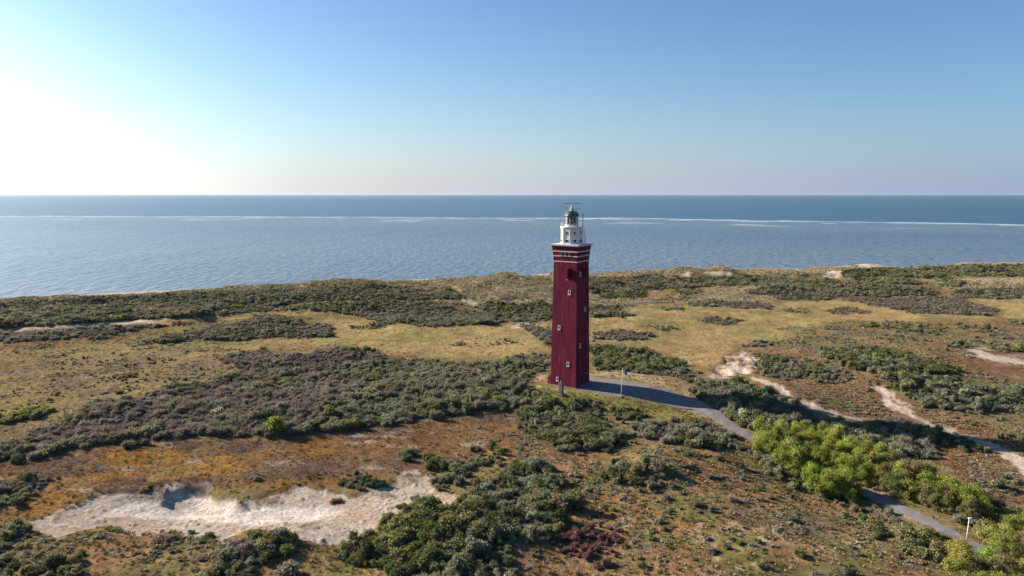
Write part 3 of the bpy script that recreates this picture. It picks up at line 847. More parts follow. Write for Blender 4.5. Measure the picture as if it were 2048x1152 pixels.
MB().lathe((LX, LY, 53.57), [(1.74, 0), (1.74, 2.3)], 24, caps=False).build('lantern_glazing', mat_clear(), lh)
for k in range(12):
    t = 2 * math.pi * k / 12 + .2
    MB().bar((LX + 1.77 * math.cos(t), LY + 1.77 * math.sin(t), 53.56), (LX + 1.77 * math.cos(t), LY + 1.77 * math.sin(t), 55.86), .055, 6).build('mullion', M_WHITE, lh)
scr = MB(); ca = R(-61.7)  # added white panel standing in for bright sky reflected in the glazing
for i in range(18):
    t0 = ca + R(38) + (2 * math.pi - R(76)) * i / 18; t1 = ca + R(38) + (2 * math.pi - R(76)) * (i + 1) / 18; o = len(scr.v)
    for rr in (1.5, 1.56):
        scr.v += [(LX + rr * math.cos(t0), LY + rr * math.sin(t0), 53.58), (LX + rr * math.cos(t1), LY + rr * math.sin(t1), 53.58), (LX + rr * math.cos(t1), LY + rr * math.sin(t1), 55.84), (LX + rr * math.cos(t0), LY + rr * math.sin(t0), 55.84)]
    scr.f += [(o, o + 3, o + 2, o + 1), (o + 4, o + 5, o + 6, o + 7), (o + 3, o + 7, o + 6, o + 2), (o, o + 1, o + 5, o + 4)]
scr.build('lantern_reflection_panel', M_WHITE, lh)
MB().lathe((LX, LY, 53.57), [(.35, 0), (.4, .3), (.78, .5), (1.0, .95), (1.02, 1.25), (.85, 1.75), (.45, 2.15), (.12, 2.28)], 20).build('lantern_lens', M_LENS, lh, smooth=True)
dome = MB().lathe((LX, LY, 55.862), [(1.98, 0), (2.05, .06), (1.98, .2), (1.86, .45), (1.62, .85), (1.25, 1.2), (.85, 1.42), (.62, 1.5)], 24).build('dome', M_COPPER, lh, smooth=True)
for k in range(0, 12, 2):
    t = 2 * math.pi * k / 12 + .45; pr = [(2.09, .1), (1.92, .5), (1.68, .92), (1.3, 1.28), (.9, 1.5)]; rb = MB()
    for (a, b) in zip(pr[:-1], pr[1:]):
        rb.bar((LX + a[0] * math.cos(t), LY + a[0] * math.sin(t), 55.862 + a[1]), (LX + b[0] * math.cos(t), LY + b[0] * math.sin(t), 55.862 + b[1]), .05, 5)
    rb.build('dome_rib', M_GALV, dome)
MB().lathe((LX, LY, 57.364), [(.7, 0), (.7, .18), (.5, .25), (.48, .8), (.62, .9), (.3, 1.0), (.16, 1.1), (.16, 1.95)], 14).build('radar_pedestal', M_SLAB, lh)
cA = math.cos(A + .0); ux = Vector((math.cos(A), math.sin(A), 0))     # world X in tower space
for (p, q, r, nm, mt) in ((-2.35 * ux, 2.35 * ux, .075, 'radar_antenna', M_STEEL),):
    MB().bar((LX + p.x, LY + p.y, 59.40), (LX + q.x, LY + q.y, 59.40), r, 6).build(nm, mt, lh)
pe = -2.35 * ux
MB().box((LX + pe.x, LY + pe.y, 59.40), (.28, .28, .28)).build('radar_end_box', M_GALV, lh)
p1 = -2.9 * ux; p0 = -.6 * ux
ar = MB().bar((LX + p0.x, LY + p0.y, 57.75), (LX + p1.x, LY + p1.y, 58.75), .055, 6)
for k in (.55, .75, .95):
    c = p0.lerp(p1, k); z = 57.75 + k; ar.bar((LX + c.x, LY + c.y, z - .45), (LX + c.x, LY + c.y, z + .3), .03, 5)
ar.build('yagi_antenna', M_GALV, lh)
p1 = 2.5 * ux; p0 = .5 * ux
MB().bar((LX + p0.x, LY + p0.y, 57.6), (LX + p1.x, LY + p1.y, 58.1), .05, 6).box((LX + p1.x * .82, LY + p1.y * .82, 58.1), (.7, .2, .3)).build('antenna_arm', M_STEEL, lh)
lp = -1.0 * ux
ld = MB()
for off in (-.16, .16):
    ld.bar((LX + lp.x * 1.9 + off, LY + lp.y * 1.9 - 1.0, 55.9), (LX + lp.x * .1 + off, LY + lp.y * .1 - .6, 58.9), .035, 5)
ld.build('dome_ladder', M_GALV, lh)
for (dx, z0, z1, r) in ((3.12, 53.0, 61.4, .06), (2.95, 53.0, 57.0, .035), (-3.1, 53.0, 59.9, .025)):
    p = dx * ux
    mb_ = MB().bar((LX + p.x, LY + p.y, z0), (LX + p.x, LY + p.y, z1), r, 6, r * .5)
    if dx > 3.1: mb_.bar((LX + p.x, LY + p.y, 55.2), (LX + p.x, LY + p.y, 56.6), .11, 6)
    mb_.build('whip_mast', M_STEEL, lh)
for (dx, dyy, z1) in ((3.5, -.4, 52.6), (3.95, -.3, 50.7)):
    p = dx * ux; q = dyy * Vector((-ux.y, ux.x, 0))
    mb_ = MB().bar((LX + p.x + q.x, LY + p.y + q.y, 48.2), (LX + p.x + q.x, LY + p.y + q.y, z1), .05, 6)
    for zz in np.arange(48.9, z1, .55): mb_.bar((LX + p.x + q.x - .3 * ux.x, LY + p.y + q.y - .3 * ux.y, zz), (LX + p.x + q.x + .2 * ux.x, LY + p.y + q.y + .2 * ux.y, zz), .03, 5)
    mb_.build('gallery_mast', M_STEEL, lh)
p = .35 * ux; q = Vector((ux.y, -ux.x, 0)) * 3.35
MB().bar((LX + p.x + q.x, LY + p.y + q.y, 48.2), (LX + p.x + q.x, LY + p.y + q.y, 51.2), .05, 6).build('gallery_mast', M_WHITE, lh)
# lightning conductor down the cornice of the right face
MB().bar((4.22, 1.2, 44.0), (4.30, 1.2, 48.4), .03, 5).build('conductor', M_GALV, lh)

# ------------------------------------------------------------------ monument, flagpole, posts
x, y, z = at(1122, 791); mo_ = empty('stone_pillar', (float(x), float(y), float(z)), -A)
tag(mo_, 'grey stone memorial pillar with small finial in front of lighthouse foot', 'monument')
MB().box((0, 0, .15), (1.5, 1.5, .9)).build('plinth', M_STONE, mo_, bevel=.04)
MB().box((0, 0, 1.95), (1.12, 1.12, 2.7), taper=.86).build('pillar_shaft', M_STONE, mo_, bevel=.04)
MB().box((0, 0, 3.39), (1.1, 1.1, .18)).build('cap', M_STONE, mo_, bevel=.03)
MB().lathe((0, 0, 3.482), [(.3, 0), (.34, .15), (.2, .35), (.24, .5), (.12, .72)], 10).build('finial', M_STONE, mo_, smooth=True)

x, y, z = at(1242, 796); fp = empty('flagpole', (float(x), float(y), float(z) - .05))
tag(fp, 'slender white flagpole at the grass edge of the paved yard', 'flagpole')
MB().bar((0, 0, 0), (.28, 0, 8.2), .10, 10, .05).build('pole', M_WHITE, fp, smooth=True)
MB().lathe((.28, 0, 8.2), [(.05, 0), (.09, .06), (.05, .14)], 8).build('ball', M_GALV, fp)
MB().box((0, 0, .1), (.4, .4, .3)).build('foot', M_STONE, fp)
# limp flag: white hoist, blue fly, folds with real depth
flag = empty('flag', (float(x) + .3, float(y), float(z)))
tag(flag, 'limp blue and white flag drooping from the flagpole', 'flag')
for nm, (a0, a1), colr in (('white_field', (0, .45), (.72, .73, .76)), ('blue_field', (.45, 1.0), (.035, .12, .42))):
    nu, nv = 10, 10; V = []
    for i in range(nu + 1):
        a = a0 + (a1 - a0) * i / nu
        for j in range(nv + 1):
            b = j / nv
            V.append((.03 + a * 1.15 + .1 * b, .16 * math.sin(a * 9 + b * 2) * a + .05 * b, 7.95 - b * 1.25 - a * (.75 + .5 * (1 - b)) * .8))
    F = [(i * (nv + 1) + j, (i + 1) * (nv + 1) + j, (i + 1) * (nv + 1) + j + 1, i * (nv + 1) + j + 1) for i in range(nu) for j in range(nv)]
    fo = MB(); fo.v = V; fo.f = F
    o = fo.build(nm, mat_plain(nm, colr, .8, .05), flag, smooth=True); sm = o.modifiers.new('thickness', 'SOLIDIFY'); sm.thickness = .012

x, y, z = at(1931, 1092); lp_ = empty('street_lamp', (float(x), float(y), float(z)))
tag(lp_, 'white lamp post with small lamp head standing among yellow green bushes', 'lamp post')
MB().bar((0, 0, -.1), (.18, 0, 4.6), .085, 8, .055).build('post', M_WHITE, lp_, smooth=True)
MB().box((.30, 0, 4.66), (.55, .3, .14)).build('lamp_head', M_WHITE, lp_, bevel=.03)
x, y, z = at(1803, 1060); wp = MB().bar((0, 0, 0), (0, 0, 1.25), .07, 8).box((0, 0, 1.2), (.2, .08, .3)).build('marker_post', M_WHITE)
wp.location = (float(x), float(y), float(z)); tag(wp, 'short white marker post beside the grey shrub at the road bend', 'post')
for (px, py, hh) in ((1384, 757, 1.3), (1391, 763, 1.2)):
    x, y, z = at(px, py); o = MB().box((0, 0, hh / 2), (.2, .2, hh)).build('wooden_post', M_GALV); o.location = (float(x), float(y), float(z))
    tag(o, 'short pale wooden post at the edge of the scrub behind the yard', 'post', 'pale posts behind the yard')

# ships hull down on the horizon
M_SHIP = mat_plain('ship_grey', (.5, .55, .6), .8, .1, .05)  # hull colour made paler to stand for haze over the distance
for (px, L, hgt, lab) in ((901, 110, 14, 'tiny grey ship on the horizon, leftmost of the far ships'), (965, 90, 12, 'small hazy ship on the horizon between the long ship and the leftmost one'),
                          (1078, 200, 22, 'long pale container ship on the horizon just left of the lighthouse lantern'), (1150, 120, 14, 'faint low ship on the horizon right above the lantern'),
                          (1238, 150, 14, 'faint long ship on the horizon right of the lantern'), (1293, 60, 16, 'short ship on the horizon, rightmost of the far ships')):
    Y = 17000.; sh = empty('ship', ((px - 1024) / FPX * Y * CP, Y, 0)); tag(sh, lab, 'ship', 'ships on the horizon')
    hb = MB(); o = 0
    hb.v = [(-L / 2, -8, 0), (L / 2 - 12, -8, 0), (L / 2, 0, 0), (L / 2 - 12, 8, 0), (-L / 2, 8, 0), (-L / 2, -9, hgt * .6), (L / 2 - 8, -9, hgt * .6), (L / 2 + 6, 0, hgt * .7), (L / 2 - 8, 9, hgt * .6), (-L / 2, 9, hgt * .6)]
    hb.f = [(4, 3, 2, 1, 0), (5, 6, 7, 8, 9)] + [(i, (i + 1) % 5, 5 + (i + 1) % 5, 5 + i) for i in range(5)]
    hb.build('hull', M_SHIP, sh)
    MB().box((-L * .33, 0, hgt * .6 + hgt * .45), (L * .13, 14, hgt * .9)).box((-L * .33, 0, hgt * 1.7), (4, 4, hgt * .4)).build('superstructure', M_SHIP, sh)

# ------------------------------------------------------------------ plants
PROTO = bpy.data.collections.new('plant_kinds')      # not linked to the scene: only instanced


def cards(P, N, half, wid, r, leaf, up=0.0):
    """rhombic leaf clumps at P facing N"""
    n = len(P); N = N / (np.linalg.norm(N, axis=1)[:, None] + 1e-9)
    T = r.normal(size=(n, 3)) + np.array((0, 0, up)); T -= (T * N).sum(1)[:, None] * N; T /= np.linalg.norm(T, axis=1)[:, None] + 1e-9
    B = np.cross(N, T); h = half[:, None]; w = wid[:, None]
    V = np.stack([P - T * h, P - B * w + N * h * .15, P + T * h, P + B * w + N * h * .15], 1).reshape(-1, 3)
    return V, np.arange(4 * n).reshape(n, 4), np.repeat(leaf, 4)


def core(lobes, r, k=.72):
    """dark bark-coloured fill added inside to stop light: one low lump per lobe"""
    Vs, Fs = [], []
    o = 0
    bm = bmesh.new(); bmesh.ops.create_icosphere(bm, subdivisions=1, radius=1.0)
    V0 = np.array([v.co[:] for v in bm.verts]); F0 = np.array([[v.index for v in f.verts] for f in bm.faces]); bm.free()
    for (c, rad) in lobes:
        V = V0 * rad * k * (1 + .25 * r.normal(size=(len(V0), 1)) * .5) + c
        Vs.append(V); Fs.append(F0 + o); o += len(V)
    return np.concatenate(Vs), np.concatenate(Fs)


def shrub_mesh(name, r, n, size, nl=6, hgt=.7, twiggy=False, aspect=.6, spread=.62):
    lobes = [(np.array((0, 0, hgt * .35)), hgt * .62)]
    for i in range(nl):
        a = r.uniform(0, 2 * math.pi); d = spread * math.sqrt(r.uniform(.15, 1)); rad = r.uniform(.24, .42)
        lobes.append((np.array((d * math.cos(a), d * math.sin(a), max(.12, hgt * r.uniform(.35, .8) - d * .22))), rad))
    w = np.array([l[1] ** 2 for l in lobes]); li = r.choice(len(lobes), n, p=w / w.sum())
    Cc = np.array([l[0] for l in lobes])[li]; Rr = np.array([l[1] for l in lobes])[li]
    D = r.normal(size=(n, 3)); D[:, 2] = D[:, 2] * .9 + .35; D /= np.linalg.norm(D, axis=1)[:, None]
    P = Cc + D * (Rr * (r.uniform(.62, 1.14, n) + .3 * (r.uniform(size=n) < .1)))[:, None]; P[:, 2] = np.maximum(P[:, 2], .02)
    N = D + r.normal(size=(n, 3)) * (.75 if not twiggy else 1.2)
    leaf = np.clip(r.normal(1, .32, n), .4, 1.9)
    half = size * r.uniform(.6, 1.3, n); wid = half * (aspect if not twiggy else .28)
    V, F, lf = cards(P, N, half, wid, r, leaf)
    if twiggy:
        m = n // 2; T0 = Cc[:m] + D[:m] * (Rr[:m] * .6)[:, None]; T1 = P[:m] + D[:m] * (size * 2.2 * r.uniform(.5, 1.3, m))[:, None]; T1[:, 2] += size * .8
        S = np.cross(D[:m], r.normal(size=(m, 3))); S /= np.linalg.norm(S, axis=1)[:, None] + 1e-9; S *= size * .16
        V2 = np.stack([T0 - S, T0 + S, T1, T1], 1).reshape(-1, 3); V = np.concatenate([V, V2]); F = np.concatenate([F, np.arange(4 * m).reshape(m, 4) + 4 * n]); lf = np.concatenate([lf, np.repeat(leaf[:m] * .8, 4)])
    CV, CF = core(lobes, r)
    CF4 = np.concatenate([CF, CF[:, 2:3]], 1)
    o = len(V)
    V = np.concatenate([V, CV]); lf = np.concatenate([lf, np.ones(len(CV))])
    fm = np.r_[np.zeros(len(F), int), np.ones(len(CF), int)]
    me = tri_quads(name, V, F, CF + o, lf)
    return me


def tri_quads(name, V, Q, T, leaf, mats=None):
    """mesh of quads (leaves, slot 0) and tris (light-stopping core, slot 1)"""
    me = bpy.data.meshes.new(name)
    me.vertices.add(len(V)); me.vertices.foreach_set('co', np.asarray(V, np.float32).ravel())
    nq, ntri = len(Q), len(T)
    me.loops.add(nq * 4 + ntri * 3); me.loops.foreach_set('vertex_index', np.concatenate([Q.ravel(), T.ravel()]).astype(np.int32))
    me.polygons.add(nq + ntri)
    me.polygons.foreach_set('loop_start', np.concatenate([np.arange(nq) * 4, nq * 4 + np.arange(ntri) * 3]).astype(np.int32))
    me.polygons.foreach_set('loop_total', np.r_[np.full(nq, 4), np.full(ntri, 3)].astype(np.int32))
    me.polygons.foreach_set('material_index', np.r_[np.zeros(nq), np.ones(ntri)].astype(np.int32))
    for m in (mats or (M_LEAF, M_WOOD)): me.materials.append(m)
    a = me.attributes.new('leaf', 'FLOAT', 'POINT'); a.data.foreach_set('value', np.asarray(leaf, np.float32))
    me.update(calc_edges=True)
    return me


def tuft_mesh(name, r, n, h, lean, w):
    """grass tuft: thin blades fanning from a point"""
    a = r.uniform(0, 2 * math.pi, n); b = r.uniform(0, .35, n); rad = r.uniform(0, .35, n)
    P0 = np.stack([rad * np.cos(a), rad * np.sin(a), np.zeros(n)], 1)
    ln = h * r.uniform(.6, 1.2, n); out = lean * r.uniform(.3, 1.2, n)
    P1 = P0 + np.stack([out * np.cos(a), out * np.sin(a), ln], 1)
    s = np.stack([-np.sin(a + b), np.cos(a + b), np.zeros(n)], 1) * w
    mid = P0 * .45 + P1 * .55 + np.array((0, 0, .12 * h))
    V = np.stack([P0 - s, P0 + s, mid + s * .8, P1], 1).reshape(-1, 3)
    return np_mesh(name, V, np.arange(4 * n).reshape(n, 4), [M_TWIG], {'leaf': ('FLOAT', np.repeat(np.clip(r.normal(1, .2, n), .5, 1.5), 4))})


kinds = []
for i in range(4): kinds.append(('leafy', shrub_mesh('leafy_kind', rng, 640, .085, 6 + i % 3, .92)))                       # 0-3 near leafy
for i in range(4): kinds.append(('twiggy', shrub_mesh('twiggy_kind', rng, 560, .085, 6 + i % 3, .85, True)))            # 4-7 near twiggy
for i in range(3): kinds.append(('leafy_far', shrub_mesh('far_leafy_kind', rng, 190, .145, 5, .9)))                         # 8-10
for i in range(3): kinds.append(('twiggy_far', shrub_mesh('far_twiggy_kind', rng, 190, .14, 5, .85, True)))             # 11-13
for i in range(3): kinds.append(('tuft', tuft_mesh('tuft_kind', rng, 26, .55, .45, .05)))                              # 14-16
for i in range(3): kinds.append(('marram', tuft_mesh('marram_kind', rng, 22, 1.0, .45, .06)))                          # 17-19
for i in range(3): kinds.append(('cushion', shrub_mesh('cushion_kind', rng, 150, .14, 4, .42)))                        # 20-22
KIND_MESH = [m for _, m in kinds]
for i, (nm, me) in enumerate(kinds):
    o = bpy.data.objects.new('plant_%02d' % i, me); PROTO.objects.link(o)


def scatter_group():
    g = bpy.data.node_groups.new('scatter', 'GeometryNodeTree')
    g.interface.new_socket('Geometry', in_out='INPUT', socket_type='NodeSocketGeometry'); g.interface.new_socket('Geometry', in_out='OUTPUT', socket_type='NodeSocketGeometry')
    n, l = g.nodes, g.links
    gi = n.new('NodeGroupInput'); go = n.new('NodeGroupOutput')
    ci = n.new('GeometryNodeCollectionInfo'); ci.inputs['Collection'].default_value = PROTO; ci.inputs['Separate Children'].default_value = True; ci.inputs['Reset Children'].default_value = True
    ip = n.new('GeometryNodeInstanceOnPoints'); ip.inputs['Pick Instance'].default_value = True
    def attr(name, ty):
        a = n.new('GeometryNodeInputNamedAttribute'); a.data_type = ty; a.inputs['Name'].default_value = name
        return a.outputs['Attribute']
    l.new(gi.outputs[0], ip.inputs['Points']); l.new(ci.outputs[0], ip.inputs['Instance'])
    l.new(attr('variant', 'INT'), ip.inputs['Instance Index']); l.new(attr('turn', 'FLOAT_VECTOR'), ip.inputs['Rotation']); l.new(attr('size', 'FLOAT_VECTOR'), ip.inputs['Scale'])
    l.new(ip.outputs[0], go.inputs[0])
    return g


SCATTER = scatter_group()
N_INST = 0


def scatter(name, P, variant, size, turn, tint_, label, cat):
    global N_INST
    n = len(P)
    if n == 0: return None
    N_INST += n
    me = bpy.data.meshes.new(name); me.vertices.add(n); me.vertices.foreach_set('co', np.asarray(P, np.float32).ravel())
    for an, ty, arr, key in (('variant', 'INT', variant, 'value'), ('size', 'FLOAT_VECTOR', size, 'vector'), ('turn', 'FLOAT_VECTOR', turn, 'vector'), ('tint', 'FLOAT_VECTOR', tint_, 'vector')):
        a = me.attributes.new(an, ty, 'POINT'); a.data.foreach_set(key, np.asarray(arr, np.int32 if ty == 'INT' else np.float32).ravel())
    o = link(bpy.data.objects.new(name, me)); m = o.modifiers.new('scatter', 'NODES'); m.node_group = SCATTER
    return tag(o, label, cat, kind='stuff')


COL = {'grey': (.245, .215, .165), 'greygreen': (.205, .205, .120), 'dark': (.085, .100, .042), 'mid': (.140, .160, .048), 'olive': (.215, .190, .080), 'bright': (.255, .285, .055),
       'brown': (.215, .160, .105), 'red': (.185, .080, .085), 'tan': (.30, .22, .125), 'yellow': (.31, .285, .075), 'lime': (.31, .33, .085), 'purple': (.205, .172, .150), 'bloom': (.46, .46, .30), 'straw': (.42, .335, .215)}
MIX = {'bucks': [('purple', 1.5), ('grey', 3), ('greygreen', 4), ('dark', 2.4), ('olive', 1.2), ('mid', .5)],
       'purple': [('purple', 4.6), ('brown', 1.5), ('grey', 3.5), ('greygreen', 2.2), ('olive', .7), ('dark', 1.5)],
       'green': [('grey', 1.8), ('greygreen', 4), ('dark', 3.2), ('olive', 1.6), ('mid', 1.0)],
       'silver': [('greygreen', 7), ('grey', 2.5), ('dark', 1.2), ('olive', 1.2)],
       'deep': [('dark', 3.5), ('mid', 1.6), ('greygreen', 2.5), ('olive', 1), ('grey', 1.2)],
       'coast': [('greygreen', 4), ('dark', 3), ('grey', 2.2), ('purple', 1.5), ('olive', 1.2), ('tan', .5)],
       'red': [('red', 7), ('brown', 2)],
       'sparse': [('olive', 3), ('grey', 4), ('brown', 2.5), ('mid', 1.0), ('greygreen', 2)],
       'wood': [('bright', 4), ('yellow', 3), ('olive', 1.5), ('mid', 1.5)],
       'hedge': [('bright', 4), ('olive', 3), ('mid', 2)]}
TWIGGY = {'grey', 'purple', 'brown', 'red', 'tan'}

